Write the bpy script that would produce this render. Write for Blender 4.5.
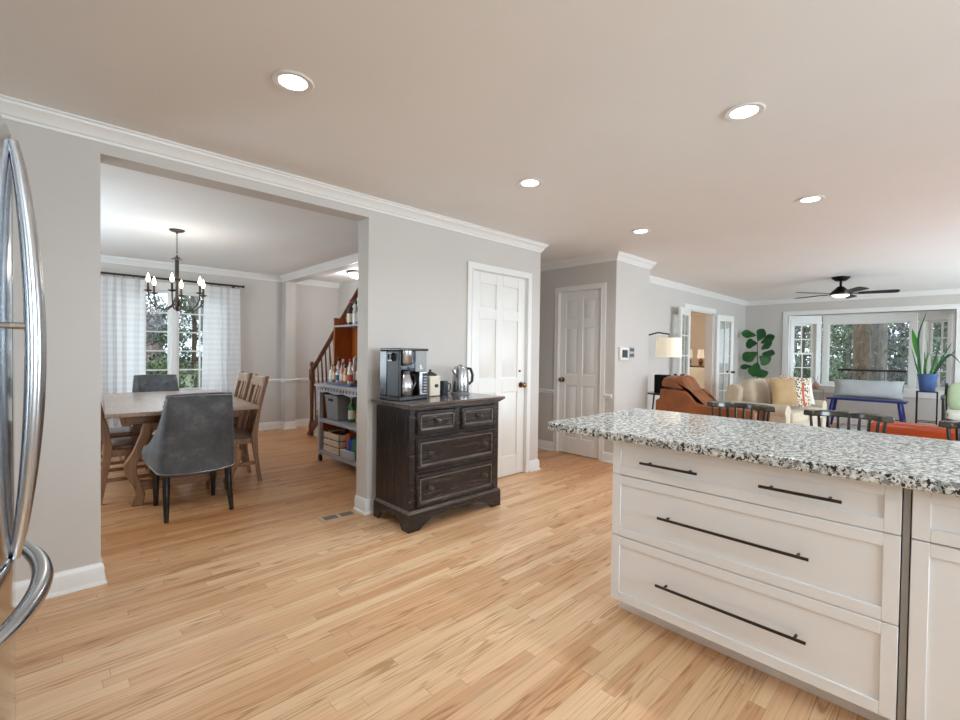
import bpy, bmesh, math, random
from mathutils import Vector, Matrix
random.seed(7)
PI = math.pi
sc = bpy.context.scene
COL = sc.collection
for o in list(bpy.data.objects):
    bpy.data.objects.remove(o)

# ------------------------------------------------------------------ camera
YAW, PITCH, ROLL, FPX = 0.807386, -0.0172006, 0.0132358, 461.6
fw = Vector((math.cos(YAW) * math.cos(PITCH), math.sin(YAW) * math.cos(PITCH), math.sin(PITCH)))
rt = Vector((math.sin(YAW), -math.cos(YAW), 0))
up = rt.cross(fw)
r2 = rt * math.cos(ROLL) + up * math.sin(ROLL)
u2 = r2.cross(fw)
cam = bpy.data.cameras.new('camera')
cam.sensor_fit = 'HORIZONTAL'
cam.sensor_width = 36.0
cam.lens = FPX / 960 * 36.0
cam.clip_start = 0.02
cam.clip_end = 300
cam_o = bpy.data.objects.new('camera', cam)
COL.objects.link(cam_o)
m = Matrix((r2, u2, -fw)).transposed().to_4x4()
m.translation = Vector((0, 0, 1.27))
cam_o.matrix_world = m
sc.camera = cam_o

# ------------------------------------------------------------------ world, lights, exposure
w = bpy.data.worlds.new('overcast_sky')
sc.world = w
w.use_nodes = True
wn = w.node_tree.nodes
wn.clear()
wo = wn.new('ShaderNodeOutputWorld')
bg = wn.new('ShaderNodeBackground')
bg.inputs['Color'].default_value = (0.80, 0.90, 1.0, 1)
bg.inputs['Strength'].default_value = 4.2
w.node_tree.links.new(bg.outputs[0], wo.inputs[0])

def area(name, loc, rot, sx, sy, power, col=(1, 1, 1)):
    l = bpy.data.lights.new(name, 'AREA')
    l.shape = 'RECTANGLE'
    l.size, l.size_y = sx, sy
    l.energy = power
    l.color = col
    o = bpy.data.objects.new(name, l)
    o.location = loc
    o.rotation_euler = rot
    COL.objects.link(o)
    return o
# added fill lights behind the camera, outside unseen windows, tilted up at the ceiling
FILL_COL = (0.75, 0.88, 1.0)
UPT = math.radians(90 + 38)
area('kitchen_fill_light', (1.1, -3.35, 1.6), (UPT, 0, 0), 2.0, 1.2, 210, FILL_COL)
area('family_fill_light', (6.6, -3.35, 1.4), (UPT, 0, 0), 2.4, 1.6, 240, FILL_COL)
area('patio_fill_light', (9.4, -3.35, 1.4), (UPT, 0, 0), 1.6, 1.6, 150, FILL_COL)
# added fill light to brighten the dining room, outside an unseen side window
area('dining_side_fill_light', (-1.05, 5.4, 1.4), (UPT, 0, -PI / 2), 1.6, 1.3, 88, FILL_COL)
sc.view_settings.view_transform = 'Standard'
sc.view_settings.look = 'None'
sc.view_settings.gamma = 1.0
sc.view_settings.use_curve_mapping = False
sc.view_settings.exposure = -0.34
sc.cycles.max_bounces = 9
sc.cycles.diffuse_bounces = 6
sc.cycles.glossy_bounces = 4
sc.cycles.transmission_bounces = 6
sc.cycles.transparent_max_bounces = 16
sc.cycles.caustics_reflective = False
sc.cycles.caustics_refractive = False
sc.cycles.sample_clamp_indirect = 6.0

# ------------------------------------------------------------------ mesh helpers
def B():
    return bmesh.new()

def box(bm, x0, y0, z0, x1, y1, z1):
    vs = [bm.verts.new((x, y, z)) for z in (z0, z1) for y in (y0, y1) for x in (x0, x1)]
    for f in ((0, 2, 3, 1), (4, 5, 7, 6), (0, 1, 5, 4), (2, 6, 7, 3), (0, 4, 6, 2), (1, 3, 7, 5)):
        bm.faces.new([vs[i] for i in f])
    return vs

def boxes(*bs):
    bm = B()
    for b in bs:
        box(bm, *b)
    return bm

def xform(bm, verts, mat):
    for v in verts:
        v.co = mat @ v.co

def frame(d):
    d = Vector(d).normalized()
    a = Vector((0, 0, 1)) if abs(d.z) < 0.92 else Vector((1, 0, 0))
    u = d.cross(a).normalized()
    return u, d.cross(u).normalized()

def tube(bm, pts, r, n=8, closed=False, flat=None):
    """sweep a circle (or an ellipse, flat = ratio) along points; r may be a list"""
    pts = [Vector(p) for p in pts]
    rs = r if isinstance(r, (list, tuple)) else [r] * len(pts)
    rings = []
    u = None
    for i, p in enumerate(pts):
        if closed:
            d = pts[(i + 1) % len(pts)] - pts[i - 1]
        else:
            d = pts[min(i + 1, len(pts) - 1)] - pts[max(i - 1, 0)]
        d.normalize()
        if u is None:
            u, v = frame(d)
        else:
            u = (u - d * u.dot(d)).normalized()
            v = d.cross(u)
        k = flat or 1.0
        rings.append([bm.verts.new(p + u * (math.cos(a) * rs[i]) + v * (math.sin(a) * rs[i] * k))
                      for a in [2 * PI * j / n for j in range(n)]])
    m_ = len(rings)
    for i in range(m_ if closed else m_ - 1):
        a, b = rings[i], rings[(i + 1) % m_]
        for j in range(n):
            bm.faces.new((a[j], a[(j + 1) % n], b[(j + 1) % n], b[j]))
    if not closed:
        bm.faces.new(rings[0][::-1])
        bm.faces.new(rings[-1])
    return [v for r_ in rings for v in r_]

def cyl(bm, p0, p1, r0, r1=None, n=16):
    return tube(bm, [p0, p1], [r0, r0 if r1 is None else r1], n)

def lathe(bm, prof, n=24, c=(0, 0, 0), axis='z'):
    rings = []
    allv = []
    for r, z in prof:
        ring = []
        for j in range(n):
            a = 2 * PI * j / n
            q = (max(r, 1e-4) * math.cos(a), max(r, 1e-4) * math.sin(a), z)
            if axis == 'y':
                q = (q[0], q[2], -q[1])
            elif axis == 'x':
                q = (q[2], q[1], -q[0])
            ring.append(bm.verts.new((q[0] + c[0], q[1] + c[1], q[2] + c[2])))
        rings.append(ring)
        allv += ring
    for a, b in zip(rings, rings[1:]):
        for j in range(n):
            bm.faces.new((a[j], a[(j + 1) % n], b[(j + 1) % n], b[j]))
    bm.faces.new(rings[0][::-1])
    bm.faces.new(rings[-1])
    return allv

def prism(bm, poly, axis, a, b):
    """extrude a 2D polygon along an axis: x -> (y,z), y -> (x,z), z -> (x,y)"""
    def P(q, t):
        return {'x': (t, q[0], q[1]), 'y': (q[0], t, q[1]), 'z': (q[0], q[1], t)}[axis]
    A = [bm.verts.new(P(q, a)) for q in poly]
    Bv = [bm.verts.new(P(q, b)) for q in poly]
    n = len(poly)
    for i in range(n):
        bm.faces.new((A[i], A[(i + 1) % n], Bv[(i + 1) % n], Bv[i]))
    bm.faces.new(A[::-1])
    bm.faces.new(Bv)
    return A + Bv

def puff(bm, c, h, k=5, n=8, rot=None):
    """a soft cushion: a cube grid rounded by a p-norm"""
    vs = {}
    def V(p):
        key = tuple(round(x, 5) for x in p)
        if key not in vs:
            s = sum(abs(x) ** k for x in p) ** (1 / k)
            q = Vector([x / s * hh for x, hh in zip(p, h)])
            if rot is not None:
                q = rot @ q
            vs[key] = bm.verts.new(q + Vector(c))
        return vs[key]
    g = [-1 + 2 * i / n for i in range(n + 1)]
    for ax in range(3):
        for s in (-1, 1):
            for i in range(n):
                for j in range(n):
                    ps = []
                    for a, b in ((g[i], g[j]), (g[i + 1], g[j]), (g[i + 1], g[j + 1]), (g[i], g[j + 1])):
                        p = [0, 0, 0]
                        p[ax] = s
                        p[(ax + 1) % 3] = a
                        p[(ax + 2) % 3] = b
                        ps.append(V(p))
                    if s < 0:
                        ps.reverse()
                    bm.faces.new(ps)
    return list(vs.values())

def sheet_pillow(bm, w_, h_, t, n=12, mat=Matrix()):
    """a knife-edge pillow, w x h in the XZ plane, t thick, pinched corners"""
    top = {}
    allv = []
    for s in (1, -1):
        for i in range(n + 1):
            for j in range(n + 1):
                u, v = -1 + 2 * i / n, -1 + 2 * j / n
                edge = i in (0, n) or j in (0, n)
                if s == -1 and edge:
                    top[(s, i, j)] = top[(1, i, j)]
                    continue
                b = ((1 - u ** 4) * (1 - v ** 4)) ** 0.6
                cx = u * (1 - 0.06 * (1 - v * v) * 1.0) if abs(u) > 0.99 else u * (1 - 0.05 * (1 - v * v))
                cz = v * (1 - 0.05 * (1 - u * u))
                vv = bm.verts.new(mat @ Vector((cx * w_ / 2, s * t / 2 * b, cz * h_ / 2)))
                top[(s, i, j)] = vv
                allv.append(vv)
        for i in range(n):
            for j in range(n):
                f = [top[(s, i, j)], top[(s, i + 1, j)], top[(s, i + 1, j + 1)], top[(s, i, j + 1)]]
                if s == 1:
                    f.reverse()
                bm.faces.new(f)
    return allv

def obj(name, bm, mat, parent=None, loc=None, rotz=0.0, bevel=0.0, seg=2, angle=35):
    bmesh.ops.recalc_face_normals(bm, faces=bm.faces)
    lim = math.radians(angle)
    for f in bm.faces:
        f.smooth = True
    for e in bm.edges:
        if len(e.link_faces) == 2:
            e.smooth = e.calc_face_angle(0) < lim
        else:
            e.smooth = False
    me = bpy.data.meshes.new(name)
    bm.to_mesh(me)
    bm.free()
    if isinstance(mat, (list, tuple)):
        for q in mat:
            me.materials.append(q)
    else:
        me.materials.append(mat)
    o = bpy.data.objects.new(name, me)
    COL.objects.link(o)
    if parent is not None:
        o.parent = parent
    if loc is not None:
        o.location = loc
    o.rotation_euler = (0, 0, rotz)
    if bevel:
        b = o.modifiers.new('bevel', 'BEVEL')
        b.width = bevel
        b.segments = seg
        b.limit_method = 'ANGLE'
        b.angle_limit = math.radians(40)
        b.harden_normals = False
    return o

def tag(o, label=None, cat=None, group=None, kind=None):
    if label:
        o['label'] = label
    if cat:
        o['category'] = cat
    if group:
        o['group'] = group
    if kind:
        o['kind'] = kind
    return o

def thing(name, label, cat, loc=(0, 0, 0), rotz=0.0, group=None):
    o = bpy.data.objects.new(name, None)
    COL.objects.link(o)
    o.empty_display_size = 0.1
    o.location = loc
    o.rotation_euler = (0, 0, rotz)
    return tag(o, label, cat, group)

def struct(name, bm, mat, parent=None, bevel=0.0):
    o = obj(name, bm, mat, parent, bevel=bevel)
    if parent is None:
        o['kind'] = 'structure'
    return o

def dup(root, loc, rotz, label=None, group=None):
    r = root.copy()
    COL.objects.link(r)
    r.location = loc
    r.rotation_euler = (0, 0, rotz)
    if label:
        r['label'] = label
    if group:
        r['group'] = group
    for ch in list(root.children):
        c = ch.copy()
        COL.objects.link(c)
        c.parent = r
        for g in list(ch.children):
            d = g.copy()
            COL.objects.link(d)
            d.parent = c
    return r

# ------------------------------------------------------------------ material helpers
def lin(c):
    return tuple(((x / 255) / 12.92 if x / 255 <= 0.04045 else ((x / 255 + 0.055) / 1.055) ** 2.4) for x in c) + (1,)

class NT:
    def __init__(s, name):
        s.m = bpy.data.materials.new(name)
        s.m.use_nodes = True
        s.t = s.m.node_tree
        s.p = s.t.nodes['Principled BSDF']
    def n(s, typ, **kw):
        q = s.t.nodes.new(typ)
        for k, v in kw.items():
            setattr(q, k, v)
        return q
    def l(s, a, b):
        s.t.links.new(a, b)
    def math(s, op, a, b=None):
        q = s.n('ShaderNodeMath', operation=op)
        for i, x in enumerate((a, b)):
            if x is None:
                continue
            if isinstance(x, (int, float)):
                q.inputs[i].default_value = x
            else:
                s.l(x, q.inputs[i])
        return q.outputs[0]
    def noise(s, scale, detail=3, vec=None, stretch=None, rough=0.5):
        q = s.n('ShaderNodeTexNoise')
        q.inputs['Scale'].default_value = scale
        q.inputs['Detail'].default_value = detail
        q.inputs['Roughness'].default_value = rough
        if vec is None:
            vec = s.n('ShaderNodeTexCoord').outputs['Object']
        if stretch:
            mp = s.n('ShaderNodeMapping')
            mp.inputs['Scale'].default_value = stretch
            s.l(vec, mp.inputs[0])
            vec = mp.outputs[0]
        s.l(vec, q.inputs['Vector'])
        return q
    def ramp(s, fac, stops, interp='LINEAR'):
        q = s.n('ShaderNodeValToRGB')
        q.color_ramp.interpolation = interp
        el = q.color_ramp.elements
        while len(el) < len(stops):
            el.new(0.5)
        for e, (p, c) in zip(el, stops):
            e.position = p
            e.color = c
        s.l(fac, q.inputs[0])
        return q.outputs[0]
    def bump(s, h, strength=0.2, dist=0.01):
        q = s.n('ShaderNodeBump')
        q.inputs['Strength'].default_value = strength
        q.inputs['Distance'].default_value = dist
        s.l(h, q.inputs['Height'])
        s.l(q.outputs[0], s.p.inputs['Normal'])

def mat(name, col, rough=0.5, metal=0.0, var=0.06, scale=6.0, coat=0.0, bump=0.0, spec=0.5, emis=None, es=0.0, sheen=0.0, stretch=None, ior=1.5, bscale=None):
    """a principled material whose colour wanders a little with a noise"""
    k = NT(name)
    c = lin(col)
    nz = k.noise(scale, 3, stretch=stretch)
    lo = tuple(x * (1 - var) for x in c[:3]) + (1,)
    hi = tuple(min(1, x * (1 + var)) for x in c[:3]) + (1,)
    k.l(k.ramp(nz.outputs[0], [(0.3, lo), (0.7, hi)]), k.p.inputs['Base Color'])
    k.p.inputs['Roughness'].default_value = rough
    k.p.inputs['Metallic'].default_value = metal
    k.p.inputs['Specular IOR Level'].default_value = spec
    k.p.inputs['IOR'].default_value = ior
    k.p.inputs['Coat Weight'].default_value = coat
    k.p.inputs['Coat Roughness'].default_value = 0.08
    if sheen:
        k.p.inputs['Sheen Weight'].default_value = sheen
    if bump:
        nb = nz if bscale is None else k.noise(bscale, 3, stretch=stretch)
        k.bump(nb.outputs[0], bump, 0.01)
    if emis:
        k.p.inputs['Emission Color'].default_value = lin(emis)
        k.p.inputs['Emission Strength'].default_value = es
    return k.m

def wood(name, dark, light, rough=0.45, axis=(1, 12, 12), scale=4.0, coat=0.0, bump=0.1):
    k = NT(name)
    nz = k.noise(scale, 5, stretch=axis, rough=0.6)
    k.l(k.ramp(nz.outputs[0], [(0.28, lin(dark)), (0.72, lin(light))]), k.p.inputs['Base Color'])
    k.p.inputs['Roughness'].default_value = rough
    k.p.inputs['Coat Weight'].default_value = coat
    if bump:
        k.bump(nz.outputs[0], bump, 0.004)
    return k.m
# ------------------------------------------------------------------ materials
M = {}
M['wall'] = mat('greige_wall_paint', (206, 202, 197), 0.6, var=0.012, scale=3, bump=0.03, bscale=180)
M['ceil'] = mat('ceiling_paint', (240, 240, 239), 0.8, var=0.01, scale=2)
M['trim'] = mat('white_trim_paint', (236, 236, 234), 0.32, var=0.01)
M['door'] = mat('white_door_paint', (236, 236, 233), 0.35, var=0.01)
M['cab'] = mat('white_cabinet_paint', (238, 238, 238), 0.32, var=0.01)
M['warmwall'] = mat('warm_wall_paint', (222, 212, 196), 0.7, var=0.02)
M['dark'] = mat('dark_void', (20, 19, 18), 0.8)
M['steel'] = mat('brushed_steel', (190, 192, 195), 0.2, 1.0, var=0.03, scale=30, stretch=(1, 1, 0.05))
M['fridge'] = mat('polished_steel_door', (196, 199, 203), 0.13, 1.0, var=0.02, scale=30, stretch=(1, 1, 0.05))
M['steeldark'] = mat('dark_steel', (88, 90, 93), 0.35, 1.0)
M['filler'] = mat('grey_filler_paint', (150, 146, 142), 0.45)
M['charplastic'] = mat('charcoal_plastic', (46, 48, 51), 0.4)
M['greyplastic'] = mat('grey_plastic', (120, 122, 124), 0.45)
M['pull'] = mat('aged_bronze_pull', (70, 64, 60), 0.32, 0.9)
M['brass'] = mat('antique_brass', (120, 90, 55), 0.28, 1.0)
M['black'] = mat('black_metal', (26, 25, 25), 0.4, 0.6)
M['blackgloss'] = mat('black_gloss_plastic', (30, 31, 33), 0.22, coat=0.3)
M['bronze'] = mat('oiled_bronze', (74, 68, 62), 0.4, 0.8)
M['navy'] = mat('cobalt_blue_paint', (20, 34, 108), 0.35)
M['leather'] = mat('cognac_leather', (142, 82, 44), 0.42, var=0.22, scale=7, bump=0.12, bscale=60)
M['orange'] = mat('orange_leather', (172, 68, 20), 0.38, var=0.15, scale=5, bump=0.05, bscale=50)
M['cream'] = mat('cream_upholstery', (212, 198, 176), 0.85, var=0.05, scale=14, sheen=0.2, bump=0.05, bscale=120)
M['tan'] = mat('tan_velvet', (178, 146, 102), 0.7, var=0.08, sheen=0.3)
M['greyfab'] = mat('pale_grey_linen', (178, 184, 186), 0.85, var=0.08, bump=0.08, bscale=40)
M['greenfab'] = mat('pale_green_linen', (186, 204, 168), 0.85, var=0.05)
M['ivory'] = mat('ivory_linen', (232, 228, 216), 0.85, var=0.03)
M['rust'] = mat('rust_velvet', (190, 88, 48), 0.75, var=0.1, sheen=0.2)
M['redtrim'] = mat('dark_red_tassel', (112, 34, 30), 0.8, var=0.2, scale=40)
M['rug'] = mat('pale_rug', (226, 226, 224), 0.95, var=0.05, scale=40, bump=0.2)
M['white'] = mat('white_ceramic', (236, 234, 228), 0.25, var=0.01)
M['canister'] = mat('cream_enamel', (226, 216, 196), 0.35, var=0.02)
M['mug'] = mat('dark_slate_mug', (44, 48, 56), 0.3, var=0.1)
M['potblue'] = mat('blue_glazed_pot', (82, 110, 166), 0.3, var=0.1, scale=10)
M['leafdark'] = mat('fiddle_leaf_green', (26, 88, 34), 0.3, var=0.3, scale=5)
M['leafstrap'] = mat('strap_leaf_green', (56, 104, 72), 0.4, var=0.3, scale=6)
M['leafbright'] = mat('bright_leaf_green', (70, 150, 50), 0.35, var=0.25, scale=6)
M['stem'] = mat('plant_stem', (110, 96, 74), 0.7, var=0.15)
M['soil'] = mat('potting_soil', (60, 46, 36), 0.9, var=0.3, scale=30)
M['oak'] = wood('weathered_oak', (112, 76, 48), (160, 118, 84), 0.5)
M['oakv'] = wood('weathered_oak_upright', (112, 76, 48), (160, 118, 82), 0.5, axis=(12, 12, 1))
M['tabletop'] = wood('grey_washed_oak_top', (150, 124, 104), (184, 160, 140), 0.3, axis=(12, 1, 12), coat=0.2)
M['seatwood'] = wood('dark_seat_wood', (70, 46, 36), (110, 76, 56), 0.3, coat=0.2)
M['stairwood'] = wood('stained_stair_oak', (78, 44, 28), (122, 72, 46), 0.35, axis=(12, 1, 12))
M['tread'] = wood('oak_tread', (150, 100, 60), (190, 138, 92), 0.35)
M['cartwood'] = wood('orange_stained_pine', (150, 76, 30), (190, 108, 50), 0.4, axis=(12, 12, 1))
M['cartgrey'] = wood('grey_wash_cart', (158, 158, 164), (190, 190, 196), 0.5, axis=(12, 1, 12))
M['crate'] = wood('pale_crate_wood', (214, 196, 168), (240, 228, 206), 0.6, axis=(12, 1, 12))
M['stoolwood'] = wood('ebony_stool_wood', (22, 20, 19), (40, 36, 32), 0.3, coat=0.3)
M['crest'] = wood('worn_black_crest', (28, 26, 22), (74, 68, 54), 0.25, axis=(6, 1, 6), scale=3, coat=0.3)
M['bin'] = mat('grey_bin', (138, 140, 144), 0.6, var=0.05)
M['lampwood'] = mat('brown_lamp_base', (120, 74, 44), 0.5)
M['consolewood'] = wood('brown_console', (92, 58, 36), (126, 82, 52), 0.4)
M['register'] = mat('tan_metal_register', (206, 176, 146), 0.45, var=0.03)
M['screen'] = mat('dark_lcd', (36, 52, 60), 0.15)
M['trunk'] = mat('grey_tree_bark', (112, 106, 102), 0.9, var=0.35, scale=8, bump=0.5, stretch=(3, 3, 0.6))
M['trunkbrown'] = mat('brown_tree_bark', (92, 76, 62), 0.9, var=0.4, scale=8, bump=0.5, stretch=(3, 3, 0.6))
M['needle'] = mat('evergreen_foliage', (82, 106, 76), 0.8, var=0.4, scale=3)
M['needlepale'] = mat('pale_woodland_foliage', (140, 156, 132), 0.8, var=0.35, scale=3)
M['twig'] = mat('winter_twigs', (150, 150, 152), 0.9, var=0.25, scale=4)
M['hedge'] = mat('hedge_leaves', (84, 100, 50), 0.7, var=0.4, scale=5)
M['lawn'] = mat('winter_lawn', (100, 106, 78), 0.95, var=0.35, scale=1.5)
M['brick'] = mat('distant_brick', (150, 112, 96), 0.9, var=0.12)
M['roof'] = mat('grey_shingle', (110, 108, 108), 0.9, var=0.15)

def emit(name, col, s):
    k = NT(name)
    k.p.inputs['Base Color'].default_value = lin(col)
    k.p.inputs['Emission Color'].default_value = lin(col)
    k.p.inputs['Emission Strength'].default_value = s
    k.p.inputs['Roughness'].default_value = 0.4
    return k.m
M['can'] = emit('recessed_lens', (255, 250, 242), 14)
M['bulb'] = emit('flame_bulb', (255, 236, 205), 16)
M['shade'] = emit('lit_linen_shade', (250, 238, 214), 0.42)
M['fanlight'] = emit('fan_globe', (255, 246, 228), 2.2)

def clear_glass(name, tint=(1, 1, 1), gloss=1.0):
    k = NT(name)
    k.t.nodes.remove(k.p)
    out = k.t.nodes['Material Output']
    tr = k.n('ShaderNodeBsdfTransparent')
    tr.inputs[0].default_value = tuple(tint) + (1,)
    gl = k.n('ShaderNodeBsdfGlossy')
    gl.inputs['Roughness'].default_value = 0.02
    ge = k.n('ShaderNodeNewGeometry')
    dt = k.n('ShaderNodeVectorMath', operation='DOT_PRODUCT')
    k.l(ge.outputs['Normal'], dt.inputs[0])
    k.l(ge.outputs['Incoming'], dt.inputs[1])
    q = k.math('SUBTRACT', 1.0, k.math('ABSOLUTE', dt.outputs['Value']))
    fr = k.math('ADD', k.math('MULTIPLY', k.math('POWER', q, 5.0), 0.96), 0.04)
    mx = k.n('ShaderNodeMixShader')
    k.l(k.math('MULTIPLY', fr, gloss), mx.inputs[0])
    k.l(tr.outputs[0], mx.inputs[1])
    k.l(gl.outputs[0], mx.inputs[2])
    k.l(mx.outputs[0], out.inputs[0])
    return k.m
M['glass'] = clear_glass('window_glass', (0.97, 0.985, 0.98))
M['clear'] = clear_glass('clear_vessel', (0.85, 0.88, 0.9))

def curtain_mat():
    k = NT('sheer_white_curtain')
    co = k.n('ShaderNodeTexCoord')
    sp = k.n('ShaderNodeSeparateXYZ')
    k.l(co.outputs['Object'], sp.inputs[0])
    s = k.math('SINE', k.math('MULTIPLY', sp.outputs['Z'], 2 * PI / 0.075))
    st = k.ramp(k.math('ADD', k.math('MULTIPLY', s, 0.5), 0.5), [(0.35, lin((245, 246, 248))), (0.65, lin((253, 253, 254)))])
    out = k.t.nodes['Material Output']
    k.t.nodes.remove(k.p)
    df = k.n('ShaderNodeBsdfDiffuse')
    tl = k.n('ShaderNodeBsdfTranslucent')
    k.l(st, df.inputs[0])
    k.l(st, tl.inputs[0])
    mx = k.n('ShaderNodeMixShader')
    mx.inputs[0].default_value = 0.45
    k.l(df.outputs[0], mx.inputs[1])
    k.l(tl.outputs[0], mx.inputs[2])
    k.l(mx.outputs[0], out.inputs[0])
    return k.m
M['curtain'] = curtain_mat()

def floor_mat():
    k = NT('oak_strip_floor')
    co = k.n('ShaderNodeTexCoord').outputs['Object']
    sp = k.n('ShaderNodeSeparateXYZ')
    k.l(co, sp.inputs[0])
    x, y = sp.outputs['X'], sp.outputs['Y']
    W, L = 0.0575, 0.95
    yr = k.math('DIVIDE', y, W)
    row = k.math('FLOOR', yr)
    fy = k.math('FRACT', yr)
    wn_ = k.n('ShaderNodeTexWhiteNoise', noise_dimensions='1D')
    k.l(row, wn_.inputs['W'])
    xs = k.math('DIVIDE', k.math('ADD', x, k.math('MULTIPLY', wn_.outputs['Value'], 7.3)), L)
    brd = k.math('FLOOR', xs)
    fx = k.math('FRACT', xs)
    cb = k.n('ShaderNodeCombineXYZ')
    k.l(row, cb.inputs[0])
    k.l(brd, cb.inputs[1])
    w2 = k.n('ShaderNodeTexWhiteNoise', noise_dimensions='2D')
    k.l(cb.outputs[0], w2.inputs['Vector'])
    base = k.ramp(w2.outputs['Value'], [(0.0, lin((215, 168, 126))), (0.2, lin((229, 185, 143))), (0.5, lin((236, 196, 155))),
                                        (0.8, lin((242, 209, 170))), (1.0, lin((221, 174, 130)))])
    # grain: fine streaks along the board plus wavy cathedral figure, shifted per board
    off = k.n('ShaderNodeVectorMath', operation='MULTIPLY_ADD')
    k.l(w2.outputs['Color'], off.inputs[0])
    off.inputs[1].default_value = (9, 9, 9)
    k.l(co, off.inputs[2])
    g1 = k.noise(1.0, 5, vec=off.outputs[0], stretch=(2.2, 95, 1), rough=0.6)
    g2 = k.noise(1.0, 1, vec=off.outputs[0], stretch=(1.3, 15, 1), rough=0.4)
    # cathedral figure: contour lines of a long stretched noise
    ct = k.math('POWER', k.math('ADD', k.math('MULTIPLY', k.math('SINE', k.math('MULTIPLY', g2.outputs[0], 62.0)), 0.5), 0.5), 3.0)
    g3 = k.noise(1.0, 2, vec=off.outputs[0], stretch=(0.9, 5, 1))
    cm = k.math('MULTIPLY', ct, k.ramp(g3.outputs[0], [(0.42, (0, 0, 0, 1)), (0.62, (1, 1, 1, 1))]))
    gm = k.math('SUBTRACT', g1.outputs[0], k.math('MULTIPLY', cm, 0.30))
    gr = k.ramp(gm, [(0.24, (0.62, 0.49, 0.38, 1)), (0.42, (0.93, 0.90, 0.86, 1)), (0.62, (1.04, 1.03, 1.02, 1))])
    mu = k.n('ShaderNodeMixRGB', blend_type='MULTIPLY')
    mu.inputs[0].default_value = 0.85
    k.l(base, mu.inputs[1])
    k.l(gr, mu.inputs[2])
    # worn greyed patches
    pt = k.noise(1.1, 3, vec=co, stretch=(1, 2.4, 1))
    pf = k.ramp(pt.outputs[0], [(0.62, (0, 0, 0, 1)), (0.74, (1, 1, 1, 1))])
    wp = k.n('ShaderNodeMixRGB', blend_type='MIX')
    k.l(k.math('MULTIPLY', pf, 0.35), wp.inputs[0])
    k.l(mu.outputs[0], wp.inputs[1])
    wp.inputs[2].default_value = lin((196, 172, 150))
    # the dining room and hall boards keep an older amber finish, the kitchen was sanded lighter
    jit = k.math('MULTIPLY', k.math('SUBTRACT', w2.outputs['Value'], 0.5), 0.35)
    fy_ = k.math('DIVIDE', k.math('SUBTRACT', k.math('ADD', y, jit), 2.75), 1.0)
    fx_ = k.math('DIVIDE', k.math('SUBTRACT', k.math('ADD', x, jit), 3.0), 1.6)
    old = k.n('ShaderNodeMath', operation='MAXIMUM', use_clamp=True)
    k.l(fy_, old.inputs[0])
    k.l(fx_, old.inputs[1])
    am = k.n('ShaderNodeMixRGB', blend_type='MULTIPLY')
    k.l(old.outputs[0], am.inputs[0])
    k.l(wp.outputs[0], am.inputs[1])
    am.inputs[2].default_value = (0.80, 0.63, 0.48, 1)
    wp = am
    # gaps
    e = k.math('MINIMUM', fy, k.math('SUBTRACT', 1.0, fy))
    e2 = k.math('MINIMUM', fx, k.math('SUBTRACT', 1.0, fx))
    gap = k.math('MINIMUM', k.math('DIVIDE', e, 0.022), k.math('DIVIDE', e2, 0.0016))
    gp = k.ramp(gap, [(0.0, (0.42, 0.33, 0.26, 1)), (1.0, (1, 1, 1, 1))])
    fin = k.n('ShaderNodeMixRGB', blend_type='MULTIPLY')
    fin.inputs[0].default_value = 0.8
    k.l(wp.outputs[0], fin.inputs[1])
    k.l(gp, fin.inputs[2])
    k.l(fin.outputs[0], k.p.inputs['Base Color'])
    k.l(k.ramp(g1.outputs[0], [(0, (0.42, 0.42, 0.42, 1)), (1, (0.3, 0.3, 0.3, 1))]), k.p.inputs['Roughness'])
    k.p.inputs['Specular IOR Level'].default_value = 0.5
    k.bump(gp, 0.15, 0.002)
    return k.m
M['floor'] = floor_mat()

def granite_mat():
    k = NT('speckled_granite')
    co = k.n('ShaderNodeTexCoord').outputs['Object']
    def spots(scale, lo, hi, seed):
        v = k.noise(scale, 5, vec=co, stretch=(1, 1, 1), rough=0.62)
        mp = v.inputs['Vector'].links[0].from_node
        mp.inputs['Location'].default_value = (seed, seed * 1.7, seed * 0.3)
        return k.ramp(v.outputs[0], [(lo, (0, 0, 0, 1)), (hi, (1, 1, 1, 1))])
    basec = k.noise(44, 4, vec=co)
    c = k.ramp(basec.outputs[0], [(0.30, lin((160, 162, 157))), (0.46, lin((206, 208, 203))), (0.62, lin((240, 242, 239)))])
    def over(c, f, col):
        mx = k.n('ShaderNodeMixRGB', blend_type='MIX')
        k.l(f, mx.inputs[0])
        k.l(c, mx.inputs[1])
        mx.inputs[2].default_value = lin(col)
        return mx.outputs[0]
    c = over(c, spots(46, 0.545, 0.585, 3.1), (136, 138, 136))
    c = over(c, spots(60, 0.55, 0.577, 11.3), (52, 53, 56))
    c = over(c, spots(92, 0.57, 0.592, 23.7), (24, 24, 27))
    c = over(c, spots(80, 0.63, 0.67, 41.0), (176, 160, 140))
    k.l(c, k.p.inputs['Base Color'])
    k.p.inputs['Roughness'].default_value = 0.10
    k.p.inputs['Specular IOR Level'].default_value = 0.4
    return k.m
M['granite'] = granite_mat()

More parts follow.
